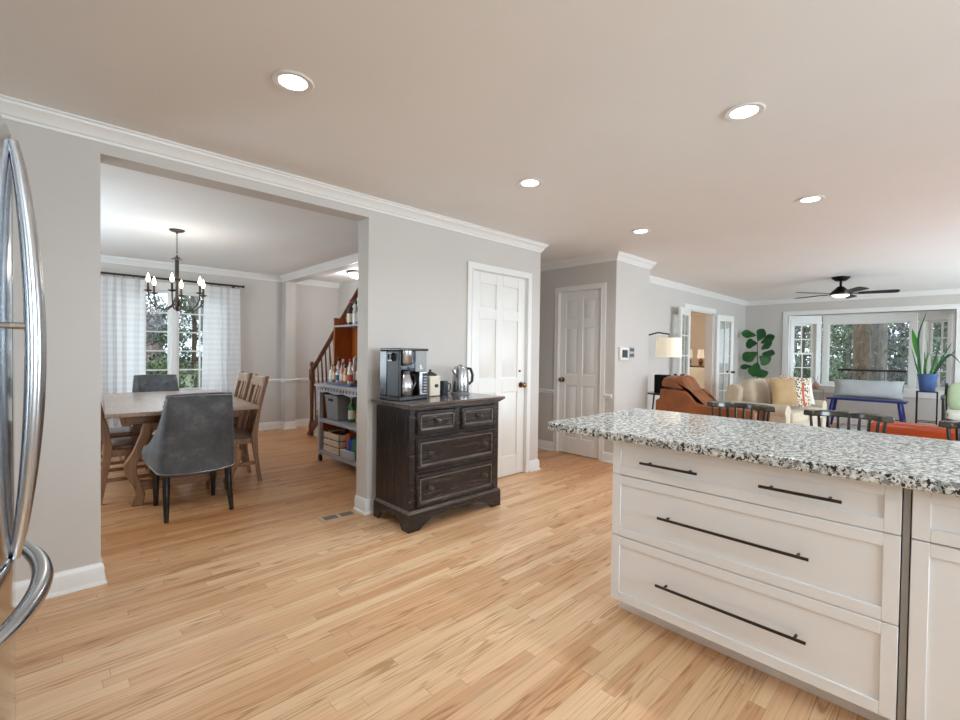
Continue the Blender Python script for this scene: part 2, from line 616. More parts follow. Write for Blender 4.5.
def distressed(name='distressed_black_wood', stretch=(1.2, 14, 14)):
    k = NT(name)
    nz = k.noise(5, 6, stretch=stretch, rough=0.7)
    k.l(k.ramp(nz.outputs[0], [(0.3, lin((20, 15, 13))), (0.52, lin((33, 26, 23))), (0.63, lin((66, 55, 50))), (0.74, lin((140, 128, 120)))]), k.p.inputs['Base Color'])
    k.p.inputs['Roughness'].default_value = 0.27
    k.bump(nz.outputs[0], 0.25, 0.004)
    return k.m
M['chest'] = distressed()
M['chestv'] = distressed('distressed_black_wood_upright', (14, 14, 1.2))
M['chestedge'] = wood('rubbed_edge_wood', (58, 48, 43), (138, 126, 118), 0.4, axis=(1.5, 12, 12))
M['chesttop'] = wood('worn_brown_top', (50, 41, 37), (112, 100, 92), 0.22, axis=(1.5, 14, 14), coat=0.3)

def suede():
    k = NT('charcoal_suede')
    nz = k.noise(7, 6, rough=0.65)
    k.l(k.ramp(nz.outputs[0], [(0.3, lin((58, 60, 63))), (0.55, lin((80, 82, 85))), (0.75, lin((114, 116, 118)))]), k.p.inputs['Base Color'])
    k.p.inputs['Roughness'].default_value = 0.6
    k.p.inputs['Sheen Weight'].default_value = 0.15
    return k.m
M['suede'] = suede()

def ikat():
    k = NT('dotted_pattern_fabric')
    co = k.n('ShaderNodeTexCoord').outputs['Object']
    v = k.n('ShaderNodeTexVoronoi')
    v.inputs['Scale'].default_value = 34
    k.l(co, v.inputs['Vector'])
    f = k.ramp(v.outputs['Distance'], [(0.42, (1, 1, 1, 1)), (0.50, (0, 0, 0, 1))])
    sp = k.n('ShaderNodeSeparateColor')
    k.l(v.outputs['Color'], sp.inputs[0])
    dot = k.ramp(sp.outputs[0], [(0.0, lin((60, 50, 46))), (0.35, lin((176, 96, 60))), (0.55, lin((96, 100, 84))), (0.8, lin((214, 186, 150)))], 'CONSTANT')
    mx = k.n('ShaderNodeMixRGB')
    k.l(f, mx.inputs[0])
    mx.inputs[1].default_value = lin((226, 216, 200))
    k.l(dot, mx.inputs[2])
    k.l(mx.outputs[0], k.p.inputs['Base Color'])
    k.p.inputs['Roughness'].default_value = 0.85
    return k.m
M['pattern'] = ikat()
# ------------------------------------------------------------------ room shell
CZ = 2.44            # ceiling height
MY, MY2 = 3.18, 3.34 # kitchen long wall: front and back face
DY = 7.6             # dining room back wall
HX = 4.83            # wall with the hall closet door
FX = 11.15           # far wall of the family room
LY = 3.29            # family room wall with the french doors

def sweep(path, prof, closed=False):
    """run a profile [(out, z)] along a wall polyline, mitred; the room lies to the right"""
    bm = B()
    P = [Vector((p[0], p[1], 0)) for p in path]
    rings = []
    for i, p in enumerate(P):
        ns = []
        for a, b in ((i - 1, i), (i, i + 1)):
            if 0 <= a and b < len(P):
                d = (P[b] - P[a]).normalized()
                ns.append(Vector((d.y, -d.x, 0)))
        n = ns[0] if len(ns) == 1 else (ns[0] + ns[1]) / (1 + ns[0].dot(ns[1]))
        rings.append([bm.verts.new(p + n * o + Vector((0, 0, z))) for o, z in prof])
    k = len(prof)
    for a, b in zip(rings, rings[1:]):
        for j in range(k):
            bm.faces.new((a[j], a[(j + 1) % k], b[(j + 1) % k], b[j]))
    bm.faces.new(rings[0][::-1])
    bm.faces.new(rings[-1])
    return bm

CROWN = [(0, 2.352), (0.008, 2.352), (0.010, 2.366), (0.018, 2.370), (0.024, 2.385), (0.040, 2.408), (0.050, 2.416),
         (0.052, 2.428), (0.062, 2.431), (0.062, 2.4399), (0, 2.4399)]
BASE = [(0, 0), (0.026, 0), (0.024, 0.012), (0.014, 0.018), (0.014, 0.088), (0.009, 0.100), (0.006, 0.112), (0, 0.114)]
RAIL = [(0, 0.745), (0.010, 0.747), (0.012, 0.762), (0.026, 0.772), (0.028, 0.785), (0.018, 0.795), (0, 0.797)]

struct('floor', boxes((-1.0, -3.25, -0.12, 12.6, 7.75, 0)), M['floor'])
struct('ceiling', boxes((-1.0, -3.25, CZ, 12.6, 7.75, CZ + 0.15)), M['ceil'])

# kitchen long wall with the wide opening to the dining room and the pantry door
struct('wall_kitchen', boxes((-1.0, MY, 0, 0.24, MY2, CZ), (0.24, MY, 2.295, 1.84, MY2, CZ), (1.84, MY, 0, 2.925, MY2, CZ),
                             (2.925, MY, 2.045, 3.715, MY2, CZ), (3.715, MY, 0, 3.932, MY2, CZ)), M['wall'])
struct('wall_hall', boxes((3.812, MY2, 0, 3.932, 7.6, CZ)), M['wall'])
struct('wall_closet', boxes((HX, 3.585, 0, HX + 0.12, 7.6, CZ), (HX, 2.97, 2.045, HX + 0.12, 3.585, CZ), (HX, 2.785, 0, HX + 0.12, 2.97, CZ),
                            (HX + 0.12, 2.785, 0, 5.65, 2.905, CZ), (5.53, 2.905, 0, 5.65, 3.41, CZ), (HX + 0.12, 3.75, 0, 5.65, 3.85, CZ)), M['wall'])
struct('wall_family', boxes((5.65, LY, 0, 8.0, LY + 0.12, CZ), (8.0, LY, 2.06, 9.28, LY + 0.12, CZ), (9.28, LY, 0, FX + 0.15, LY + 0.12, CZ)), M['wall'])
BL, BR, BZ0, BZ1 = 2.50, 0.085, 0.70, 2.10
struct('wall_far', boxes((FX, BL, 0, FX + 0.15, 3.41, CZ), (FX, -3.25, 0, FX + 0.15, BR, CZ), (FX, BR, 0, FX + 0.15, BL, BZ0 - 0.04),
                         (FX, BR, BZ1, FX + 0.15, BL, CZ)), M['wall'])
struct('wall_rear', boxes((-1.0, -3.25, 0, 0.1, -3.1, CZ), (0.1, -3.25, 0, 2.1, -3.1, 1.0), (0.1, -3.25, 2.2, 2.1, -3.1, CZ), (2.1, -3.25, 0, 5.4, -3.1, CZ),
                          (5.4, -3.25, 0, 7.8, -3.1, 0.6), (5.4, -3.25, 2.2, 7.8, -3.1, CZ), (7.8, -3.25, 0, 8.6, -3.1, CZ),
                          (8.6, -3.25, 0, 10.2, -3.1, 0.6), (8.6, -3.25, 2.2, 10.2, -3.1, CZ), (10.2, -3.25, 0, FX, -3.1, CZ)), M['wall'])
struct('wall_left', boxes((-1.0, -3.1, 0, -0.88, MY, CZ)), M['wall'])
DWL, DWR, DWB, DWT = 0.72, 2.02, 0.66, 2.09
struct('wall_dining', boxes((-0.8, DY, 0, DWL, DY + 0.15, CZ), (DWR, DY, 0, 5.0, DY + 0.15, CZ), (DWL, DY, 0, DWR, DY + 0.15, DWB),
                            (DWL, DY, DWT, DWR, DY + 0.15, CZ), (-0.92, MY2, 0, -0.8, 4.6, CZ), (-0.92, 6.2, 0, -0.8, DY + 0.15, CZ),
                             (-0.92, 4.6, 0, -0.8, 6.2, 0.7), (-0.92, 4.6, 2.09, -0.8, 6.2, CZ)), M['wall'])
struct('wall_foyer', boxes((2.84, 7.45, 0, 3.0, DY, CZ), (2.84, MY2, 2.352, 3.0, 7.45, CZ)), M['wall'])
# the room beyond the french doors
struct('wall_study', boxes((12.3, 3.41, 0, 12.4, 6.8, CZ), (7.2, 6.7, 0, 12.3, 6.8, CZ), (7.1, 3.41, 0, 7.2, 6.8, CZ)), M['warmwall'])

# mouldings
struct('trim_1', sweep([(-0.88, -3.1), (-0.88, MY), (3.932, MY), (3.932, DY)], CROWN), M['trim'])
struct('trim_2', sweep([(HX, DY), (HX, 2.785), (5.65, 2.785), (5.65, LY), (FX, LY), (FX, -3.1)], CROWN), M['trim'])
struct('trim_3', sweep([(-0.8, MY2), (-0.8, DY), (2.84, DY), (2.84, MY2)], CROWN), M['trim'])
struct('trim_4', sweep([(3.0, DY), (3.812, DY)], CROWN), M['trim'])
struct('baseboard_kitchen', sweep([(-0.88, 1.75), (-0.88, MY), (0.24, MY), (0.24, MY2)], BASE), M['trim'])
struct('baseboard_jamb', sweep([(1.84, MY2), (1.84, MY), (2.862, MY)], BASE), M['trim'])
struct('baseboard_corner', sweep([(3.778, MY), (3.932, MY), (3.932, DY)], BASE), M['trim'])
struct('baseboard_hall', sweep([(HX, DY), (HX, 3.648)], BASE), M['trim'])
struct('baseboard_closet', sweep([(HX, 2.907), (HX, 2.785), (5.65, 2.785), (5.65, LY), (7.92, LY)], BASE), M['trim'])
struct('baseboard_family', sweep([(9.36, LY), (FX, LY), (FX, -3.1)], BASE), M['trim'])
struct('baseboard_dining', sweep([(-0.8, MY2), (-0.8, DY), (2.84, DY), (2.84, 7.45), (3.0, 7.45), (3.0, DY), (3.812, DY)], BASE), M['trim'])
struct('trim_5', sweep([(-0.8, DY), (DWL - 0.07, DY)], RAIL), M['trim'])
struct('trim_6', sweep([(DWR + 0.07, DY), (2.84, DY), (2.84, 7.45), (3.0, 7.45), (3.0, DY), (3.812, DY)], RAIL), M['trim'])
struct('trim_7', sweep([(HX, DY), (HX, 3.648)], RAIL), M['trim'])
struct('trim_8', sweep([(HX, 2.907), (HX, 2.815)], RAIL), M['trim'])

# ------------------------------------------------------------------ six panel doors
def door_bm(w, h, t=0.035):
    """local: x 0..w, z 0..h, front face at y = -t, six raised panels"""
    bm = B()
    st = 0.105 * w / 0.72
    rails = [(0, 0.20), (0.86, 1.00), (1.58, 1.68), (h - 0.11, h)]
    cols = [(st, w / 2 - st * 0.42), (w / 2 + st * 0.42, w - st)]
    box(bm, 0, -t + 0.012, 0, w, 0, h)
    f = -t
    box(bm, 0, f, 0, st, -t + 0.0121, h)
    box(bm, w - st, f, 0, w, -t + 0.0121, h)
    box(bm, w / 2 - st * 0.42, f, 0, w / 2 + st * 0.42, -t + 0.0121, h)
    for a, b in rails:
        for c0, c1 in cols:
            box(bm, c0, f, a, c1, -t + 0.0121, b)
    for (a, b) in zip([r[1] for r in rails], [r[0] for r in rails[1:]]):
        for c0, c1 in cols:
            e = 0.012
            o = [(c0 + e, a + e), (c1 - e, a + e), (c1 - e, b - e), (c0 + e, b - e)]
            i = [(c0 + e + 0.022, a + e + 0.022), (c1 - e - 0.022, a + e + 0.022), (c1 - e - 0.022, b - e - 0.022), (c0 + e + 0.022, b - e - 0.022)]
            vo = [bm.verts.new((x, -t + 0.012, z)) for x, z in o]
            vi = [bm.verts.new((x, -t + 0.002, z)) for x, z in i]
            for q in range(4):
                bm.faces.new((vo[q], vo[(q + 1) % 4], vi[(q + 1) % 4], vi[q]))
            bm.faces.new(vi)
    return bm

KNOB = [(0.030, 0), (0.031, 0.006), (0.018, 0.010), (0.011, 0.014), (0.011, 0.030), (0.021, 0.036), (0.028, 0.046), (0.028, 0.056), (0.020, 0.066), (0.006, 0.069)]

def knob(parent, x, y, z, mat_, s=1.0):
    bm = B()
    lathe(bm, [(r * s, h * s) for r, h in KNOB], 20, axis='y')
    for v in bm.verts:
        v.co.y = -abs(v.co.y)
    return obj('doorknob', bm, mat_, parent, (x, y, z))

def hinge(parent, x, y, z):
    bm = B()
    box(bm, x - 0.012, y - 0.004, z - 0.05, x + 0.012, y + 0.001, z + 0.05)
    cyl(bm, (x, y - 0.008, z - 0.05), (x, y - 0.008, z + 0.05), 0.007, n=8)
    return obj('hinge', bm, M['trim'], parent)

def door(n, loc, rotz, w, h, knob_right):
    d = obj('door_%d' % n, door_bm(w, h), M['door'], None, loc, rotz, bevel=0.0025, seg=1)
    d['kind'] = 'structure'
    kx = w - 0.06 if knob_right else 0.06
    knob(d, kx, -0.035, 0.925, M['brass'])
    for z in (0.25, 1.02, 1.80):
        hinge(d, 0.004 if knob_right else w - 0.004, -0.036, z)
    return d
# pantry door in the kitchen long wall, hall closet door
d1 = door(1, (2.929, MY + 0.05, 0.008), 0, 0.782, 2.032, True)
bm = B()
cyl(bm, (0.70, -0.034, 1.07), (0.70, -0.05, 1.07), 0.012, 0.009, 12)
obj('latch', bm, M['brass'], d1)
d2 = door(2, (HX + 0.05, 3.581, 0.008), -PI / 2, 0.607, 2.032, False)
d2.children[0].location.x = 0.055

def casing(x0, x1, h, cw=0.062, t=0.017):
    """door casing on a wall: local x along the wall, front towards -y"""
    bm = B()
    for (a, b) in ((x0 - cw, x0), (x1, x1 + cw)):
        box(bm, a, -t, 0, b, 0.0, h)
    box(bm, x0 - cw, -t, h, x1 + cw, 0.0, h + cw)
    # inner bead
    for (a, b) in ((x0 - 0.012, x0), (x1, x1 + 0.012)):
        box(bm, a, -t - 0.005, 0, b, -t, h)
    box(bm, x0 - 0.012, -t - 0.005, h, x1 + 0.012, -t, h + 0.012)
    return bm
def place(o, loc, rotz):
    o.location = loc
    o.rotation_euler = (0, 0, rotz)
    return o
place(struct('trim_9', casing(2.925, 3.715, 2.045), M['trim'], bevel=0.002), (0, MY, 0), 0)
place(struct('trim_10', casing(0, 0.615, 2.045), M['trim'], bevel=0.002), (HX, 3.585, 0), -PI / 2)
# jamb linings
struct('trim_11', boxes((2.925, MY, 0, 2.929, MY2, 2.045), (3.711, MY, 0, 3.715, MY2, 2.045), (2.925, MY, 2.041, 3.715, MY2, 2.045),
                        (HX, 2.97, 0, HX + 0.12, 2.974, 2.045), (HX, 3.581, 0, HX + 0.12, 3.585, 2.045), (HX, 2.97, 2.041, HX + 0.12, 3.585, 2.045)), M['trim'])
# french door casing and jamb
place(struct('trim_12', casing(8.0, 9.28, 2.06, 0.085), M['trim'], bevel=0.002), (0, LY, 0), 0)
struct('trim_13', boxes((8.0, LY, 0, 8.02, LY + 0.14, 2.06), (9.26, LY, 0, 9.28, LY + 0.14, 2.06), (8.0, LY, 2.04, 9.28, LY + 0.14, 2.06)), M['trim'])

def french_leaf(n, loc, rotz, mirror=False):
    w, h, t = 0.62, 2.03, 0.04
    bm = B()
    st, tr, br = 0.105, 0.115, 0.24
    s = -1 if mirror else 1
    def bx(x0, z0, x1, z1, y0=-t / 2, y1=t / 2):
        a, b = sorted((x0 * s, x1 * s))
        box(bm, a, y0, z0, b, y1, z1)
    bx(0, 0, st, h); bx(w - st, 0, w, h); bx(st, 0, w - st, br); bx(st, h - tr, w - st, h)
    bx(w / 2 - 0.011, br, w / 2 + 0.011, h - tr, -0.012, 0.012)
    for i in range(1, 5):
        z = br + (h - tr - br) * i / 5
        bx(st, z - 0.011, w - st, z + 0.011, -0.0118, 0.0118)
    d = obj('door_%d' % n, bm, M['door'], None, loc, rotz, bevel=0.003)
    d['kind'] = 'structure'
    g = B()
    a, b = sorted((st * s, (w - st) * s))
    box(g, a, -0.003, br, b, 0.003, h - tr)
    obj('pane', g, M['glass'], d)
    kb = B()
    for sy in (-1, 1):
        lathe_pts = [(r * 0.85, hh * 0.85) for r, hh in KNOB]
        vs = lathe(kb, lathe_pts, 16, axis='y')
        for v in vs:
            v.co.y = sy * (abs(v.co.y) + t / 2)
            v.co.x += (w - 0.05) * s
            v.co.z += 0.93
    obj('doorknob', kb, M['black'], d)
    return d
french_leaf(3, (9.31, LY - 0.045, 0.01), math.radians(-9))
french_leaf(4, (8.03, LY - 0.055, 0.01), math.radians(8.5), True)

# ------------------------------------------------------------------ windows
def sash(bm, x0, z0, x1, z1, cols, rows, fr=0.038, mu=0.02, t=0.035, y=0.0):
    box(bm, x0, y, z0, x0 + fr, y + t, z1)
    box(bm, x1 - fr, y, z0, x1, y + t, z1)
    box(bm, x0 + fr, y, z0, x1 - fr, y + t, z0 + fr)
    box(bm, x0 + fr, y, z1 - fr, x1 - fr, y + t, z1)
    ix0, ix1, iz0, iz1 = x0 + fr, x1 - fr, z0 + fr, z1 - fr
    for i in range(1, cols):
        x = ix0 + (ix1 - ix0) * i / cols
        box(bm, x - mu / 2, y + 0.006, iz0, x + mu / 2, y + t - 0.006, iz1)
    for i in range(1, rows):
        z = iz0 + (iz1 - iz0) * i / rows
        box(bm, ix0, y + 0.007, z - mu / 2, ix1, y + t - 0.007, z + mu / 2)
    return (ix0, iz0, ix1, iz1)

def window(n, loc, rotz, frame_boxes, sashes):
    """local x along the wall, y outwards (away from the room)"""
    bm = B()
    for b in frame_boxes:
        box(bm, *b)
    wdw = obj('window_%d' % n, bm, M['trim'], None, loc, rotz, bevel=0.002)
    wdw['kind'] = 'structure'
    for (x0, z0, x1, z1, c, r, y) in sashes:
        sb = B()
        g = sash(sb, x0, z0, x1, z1, c, r, y=y)
        s_ = obj('sash', sb, M['trim'], wdw, bevel=0.002)
        gb = B()
        box(gb, g[0], y + 0.015, g[1], g[2], y + 0.020, g[3])
        obj('pane', gb, M['glass'], s_)
    return wdw
# dining window: two casements with a centre mullion, casing, sill
W = DWR - DWL
H0, H1 = DWB, DWT
window(1, (DWL, DY, 0), 0,
       [(-0.075, -0.018, H0 - 0.02, 0, 0.0, H1 + 0.075), (W, -0.018, H0 - 0.02, W + 0.075, 0, H1 + 0.075), (0, -0.018, H1, W, 0, H1 + 0.075),
        (-0.09, -0.05, H0 - 0.03, W + 0.09, 0.12, H0), (-0.075, -0.016, H0 - 0.11, W + 0.075, 0, H0 - 0.03),
        (W / 2 - 0.028, 0.0, H0, W / 2 + 0.028, 0.12, H1), (0, 0, H0, 0.03, 0.12, H1), (W - 0.03, 0, H0, W, 0.12, H1), (0.03, 0, H1 - 0.03, W - 0.03, 0.12, H1)],
       [(0.03, H0, W / 2 - 0.028, H1 - 0.03, 2, 5, 0.05), (W / 2 + 0.028, H0, W - 0.03, H1 - 0.03, 2, 5, 0.05)])

# bay: seat, soffit, three faces
bx1, by0, by1 = FX + 0.5, 2.0, 0.585
def bay_poly(z0, z1, grow=0.0):
    bm = B()
    prism(bm, [(FX - 0.03, BL), (FX - 0.03, BR), (FX + 0.15, BR), (bx1 + grow, by1 - grow), (bx1 + grow, by0 + grow), (FX + 0.15, BL)], 'z', z0, z1)
    return bm
struct('trim_14', bay_poly(BZ0 - 0.04, BZ0, 0.2), M['trim'])
struct('trim_15', bay_poly(BZ1, BZ1 + 0.05, 0.2), M['trim'])
# casing around the bay opening
struct('trim_16', boxes((FX - 0.02, BL, BZ0 - 0.13, FX, BL + 0.085, BZ1 + 0.085), (FX - 0.02, BR - 0.085, BZ0 - 0.13, FX, BR, BZ1 + 0.085),
                        (FX - 0.02, BR, BZ1, FX, BL, BZ1 + 0.085), (FX - 0.02, BR, BZ0 - 0.13, FX, BL, BZ0 - 0.04)), M['trim'], bevel=0.003)
# centre picture window, local x runs along -y from by0
wc = by0 - by1
T = 0.14
window(2, (bx1, by0, 0), -PI / 2,
       [(0, 0, BZ0, 0.075, T, BZ1), (wc - 0.075, 0, BZ0, wc, T, BZ1), (0.075, 0, BZ1 - 0.14, wc - 0.075, T, BZ1), (0.075, 0, BZ0, wc - 0.075, T, BZ0 + 0.03),
        (0.02, -0.015, BZ0, 0.10, 0, BZ1 - 0.06), (wc - 0.10, -0.015, BZ0, wc - 0.02, 0, BZ1 - 0.06), (0.10, -0.015, BZ1 - 0.15, wc - 0.10, 0, BZ1 - 0.06)],
       [(0.075, BZ0 + 0.03, wc - 0.075, BZ1 - 0.14, 1, 1, 0.05)])
ls = math.hypot(0.5, 0.5)
zs0, zs1, zm = BZ0 + 0.03, BZ1 - 0.16, 1.325
for n, loc, rz in ((3, (FX, BL, 0), -PI / 4), (4, (bx1, by1, 0), -3 * PI / 4)):
    a, b = 0.13, ls - 0.13
    window(n, loc, rz,
           [(0.02, 0, BZ0, a, T, BZ1), (b, 0, BZ0, ls - 0.02, T, BZ1), (a, 0, zs1, b, T, BZ1), (a, 0, BZ0, b, T, zs0),
            (a - 0.075, -0.015, BZ0, a, 0, zs1 + 0.085), (b, -0.015, BZ0, b + 0.075, 0, zs1 + 0.085), (a, -0.015, zs1, b, 0, zs1 + 0.085)],
           [(a, zm - 0.02, b, zs1, 2, 2, 0.095), (a, zs0, b, zm + 0.02, 2, 2, 0.055)])
# unseen windows behind the camera, added to let the fill lights in
for n, x0, x1, z0 in ((5, 0.1, 2.1, 1.0), (6, 5.4, 7.8, 0.6), (7, 8.6, 10.2, 0.6)):
    w_ = x1 - x0
    window(n, (x1, -3.1, 0), PI, [(-0.07, -0.018, z0 - 0.07, 0, 0, 2.27), (w_, -0.018, z0 - 0.07, w_ + 0.07, 0, 2.27), (0, -0.018, 2.2, w_, 0, 2.27), (0, -0.03, z0 - 0.07, w_, 0, z0)],
           [(0, z0, w_ / 2, 2.2, 1, 1, 0.05), (w_ / 2, z0, w_, 2.2, 1, 1, 0.05)])

window(8, (-0.8, 4.6, 0), PI / 2, [(-0.07, -0.018, 0.63, 0, 0, 2.16), (1.6, -0.018, 0.63, 1.67, 0, 2.16), (0, -0.018, 2.09, 1.6, 0, 2.16), (0, -0.03, 0.63, 1.6, 0, 0.7)],  # unseen window, added for the dining room fill light
       [(0, 0.7, 0.8, 2.09, 2, 4, 0.05), (0.8, 0.7, 1.6, 2.09, 2, 4, 0.05)])
# ------------------------------------------------------------------ recessed lights
def recessed(x, y, label):
    t = thing('recessed_light', label, 'ceiling light', (x, y, CZ), 0, 'recessed ceiling lights')
    bm = B()
    lathe(bm, [(0.058, -0.001), (0.085, -0.001), (0.088, -0.004), (0.082, -0.008), (0.060, -0.006), (0.058, -0.001)], 32)
    obj('trim_ring', bm, M['trim'], t)
    bm = B()
    lathe(bm, [(0.0, -0.0045), (0.058, -0.0045), (0.058, -0.0015), (0.0, -0.0015)], 32)
    obj('lens', bm, M['can'], t)
    l = bpy.data.lights.new('can_lamp', 'SPOT')
    l.energy = 46
    l.spot_size = math.radians(150)
    l.spot_blend = 0.9
    l.shadow_soft_size = 0.05
    l.color = (0.89, 0.95, 1.0)
    lo = bpy.data.objects.new('can_lamp', l)
    COL.objects.link(lo)
    lo.parent = t
    lo.location = (0, 0, -0.02)
for x, y, lb in ((0.806, 2.045, 'round recessed ceiling light nearest the dining room opening and the fridge'),
                 (2.445, 0.748, 'round recessed ceiling light over the granite island counter, large and bright'),
                 (2.445, 2.081, 'round recessed ceiling light over the floor between dark chest and island'),
                 (4.15, 0.806, 'small round recessed ceiling light beyond the island bar stools'),
                 (4.139, 2.137, 'smallest round recessed ceiling light in front of the hall closet door')):
    recessed(x, y, lb)

# ------------------------------------------------------------------ refrigerator, at the left edge
f = thing('refrigerator', 'stainless steel refrigerator with curved doors and bowed handles at the left edge', 'refrigerator', (-0.46, 1.36, 0))
FX0 = 0.424   # apex of the curved doors, local x
def skin(y):
    return FX0 - 0.45 * y * y
obj('cabinet', boxes((-0.40, -0.45, 0.03, 0.28, 0.45, 1.68)), M['greyplastic'], f, bevel=0.01)
def fdoor(y0, y1, z0, z1):
    bm = B()
    n = 16
    front = [(skin(y0 + (y1 - y0) * i / n), y0 + (y1 - y0) * i / n) for i in range(n + 1)]
    prism(bm, [(0.285, y1), (0.285, y0)] + front, 'z', z0, z1)
    return bm
for y0, y1 in ((-0.047, 0.452), (-0.452, -0.053)):
    d = obj('door', fdoor(y0, y1, 0.862, 1.69), M['fridge'], f, bevel=0.008, seg=3)
    hy = -0.02 if y0 > -0.1 else -0.085
    bm = B()
    pts = []
    for i in range(29):
        q = i / 28
        pts.append((skin(hy) + 0.004 + 0.030 * math.sin(PI * q) ** 0.8, hy, 0.855 + 0.81 * q))
    tube(bm, pts, [0.009 + 0.006 * math.sin(PI * i / 28) for i in range(29)], 12)
    z = 1.31
    cyl(bm, (skin(hy) - 0.006, hy, z), (skin(hy) + 0.034, hy, z), 0.006, n=10)
    obj('handle', bm, M['steel'], d)
d = obj('freezer_drawer', fdoor(-0.452, 0.452, 0.09, 0.852), M['fridge'], f, bevel=0.008, seg=3)
bm = B()
pts = []
for i in range(33):
    q = i / 32
    y = -0.40 + 0.66 * q
    pts.append((skin(y) * 0.5 + 0.5 * FX0 - 0.030 + 0.072 * math.sin(PI * q) ** 0.7, y, 0.80))
pts = [(skin(-0.41) - 0.004, -0.41, 0.80)] + pts + [(skin(0.268) - 0.004, 0.268, 0.80)]
tube(bm, pts, [0.010] + [0.011 + 0.006 * math.sin(PI * i / 32) for i in range(33)] + [0.010], 12)
obj('handle', bm, M['steel'], d)
obj('toe_grille', boxes((0.24, -0.42, 0.01, 0.29, 0.42, 0.085)), M['steeldark'], f)
for y in (0.05, -0.40):
    obj('hinge_cover', boxes((0.24, y - 0.12, 1.69, 0.385, y + 0.045, 1.722)), M['steeldark'], f, bevel=0.012, seg=3)
for x in (-0.3, 0.2):
    for y in (-0.38, 0.38):
        bm = B()
        cyl(bm, (x, y, 0), (x, y, 0.04), 0.02, n=10)
        obj('foot', bm, M['black'], f)

# ------------------------------------------------------------------ island
def shaker(bm, y0, z0, y1, z1, x=0.0, fr=0.042):
    """shaker front facing -x: thickness x..x+0.02"""
    box(bm, x + 0.008, y0, z0, x + 0.020, y1, z1)
    for a in ((y0, z0, y0 + fr, z1), (y1 - fr, z0, y1, z1), (y0 + fr, z0, y1 - fr, z0 + fr), (y0 + fr, z1 - fr, y1 - fr, z1)):
        box(bm, x, a[0], a[1], x + 0.0081, a[2], a[3])
def pull(parent, y0, y1, z):
    bm = B()
    cyl(bm, (-0.032, y0, z), (-0.032, y1, z), 0.0058, n=12)
    for y in (y0 + 0.035, y1 - 0.035):
        cyl(bm, (-0.032, y, z), (0.001, y, z), 0.0052, n=10)
    return obj('handle', bm, M['pull'], parent)
CX = 1.965
c = thing('drawer_cabinet', 'white shaker drawer cabinet of the island with three wide drawers', 'cabinet', (CX, 0.62, 0))
bm = boxes((0.0205, -0.49, 0.105, 0.62, 0.505, 0.872), (0.135, -0.48, 0.0, 0.62, 0.545, 0.105))
obj('body', bm, M['cab'], c, bevel=0.002)
for z0, z1, hs in ((0.708, 0.868, ((0.118, 0.363), (-0.352, -0.106))), (0.42, 0.704, ((-0.265, 0.278),)), (0.112, 0.416, ((-0.263, 0.281),))):
    bm = B()
    shaker(bm, -0.498, z0, 0.514, z1)
    dr = obj('drawer', bm, M['cab'], c, bevel=0.0015, seg=1)
    zc = {0.708: 0.785, 0.42: 0.562, 0.112: 0.267}[z0]
    for a, b in hs:
        pull(dr, a, b, zc)
c = thing('door_cabinet', 'white shaker island cabinet with a drawer over a door, at the right edge', 'cabinet', (CX, -0.37, 0))
obj('body', boxes((0.0205, -0.45, 0.105, 0.62, 0.455, 0.872), (0.135, -0.45, 0.0, 0.62, 0.455, 0.105)), M['cab'], c, bevel=0.002)
bm = B()
shaker(bm, -0.45, 0.708, 0.468, 0.868)
dr = obj('drawer', bm, M['cab'], c, bevel=0.0015, seg=1)
pull(dr, -0.12, 0.13, 0.785)
for y0, y1, hy in ((0.010, 0.468, 0.05), (-0.45, 0.006, -0.035)):
    bm = B()
    shaker(bm, y0, 0.112, y1, 0.704)
    dr = obj('door', bm, M['cab'], c, bevel=0.0015, seg=1)
    bm = B()
    cyl(bm, (-0.032, hy, 0.40), (-0.032, hy, 0.64), 0.0058, n=12)
    for z in (0.435, 0.605):
        cyl(bm, (-0.032, hy, z), (0.001, hy, z), 0.0052, n=10)
    obj('handle', bm, M['pull'], dr)
# grey metal filler between the two cabinets, panel at the seating side and the end
tag(obj('filler_strip', boxes((CX + 0.004, 0.1015, 0.10, CX + 0.05, 0.1185, 0.872)), M['filler']), 'narrow grey metal strip between the two white island cabinets', 'filler strip')
tag(obj('back_panel', boxes((CX + 0.625, -0.82, 0.0, CX + 0.645, 1.13, 0.872)), M['cab'], bevel=0.002), 'white panel closing the seating side of the island under the granite', 'panel')
# granite top
bm = B()
def rrect(x0, y0, x1, y1, r, n=7):
    P = []
    for cx_, cy_, a0 in ((x1 - r, y1 - r, 0), (x0 + r, y1 - r, 90), (x0 + r, y0 + r, 180), (x1 - r, y0 + r, 270)):
        for i in range(n + 1):
            a = math.radians(a0 + 90 * i / n)
            P.append((cx_ + r * math.cos(a), cy_ + r * math.sin(a)))
    return P
prism(bm, rrect(1.90, -0.90, 2.885, 1.492, 0.04), 'z', 0.8725, 0.912)
tag(obj('island_countertop', bm, M['granite'], bevel=0.007, seg=3), 'black and white speckled granite countertop lying on the island cabinets', 'countertop')

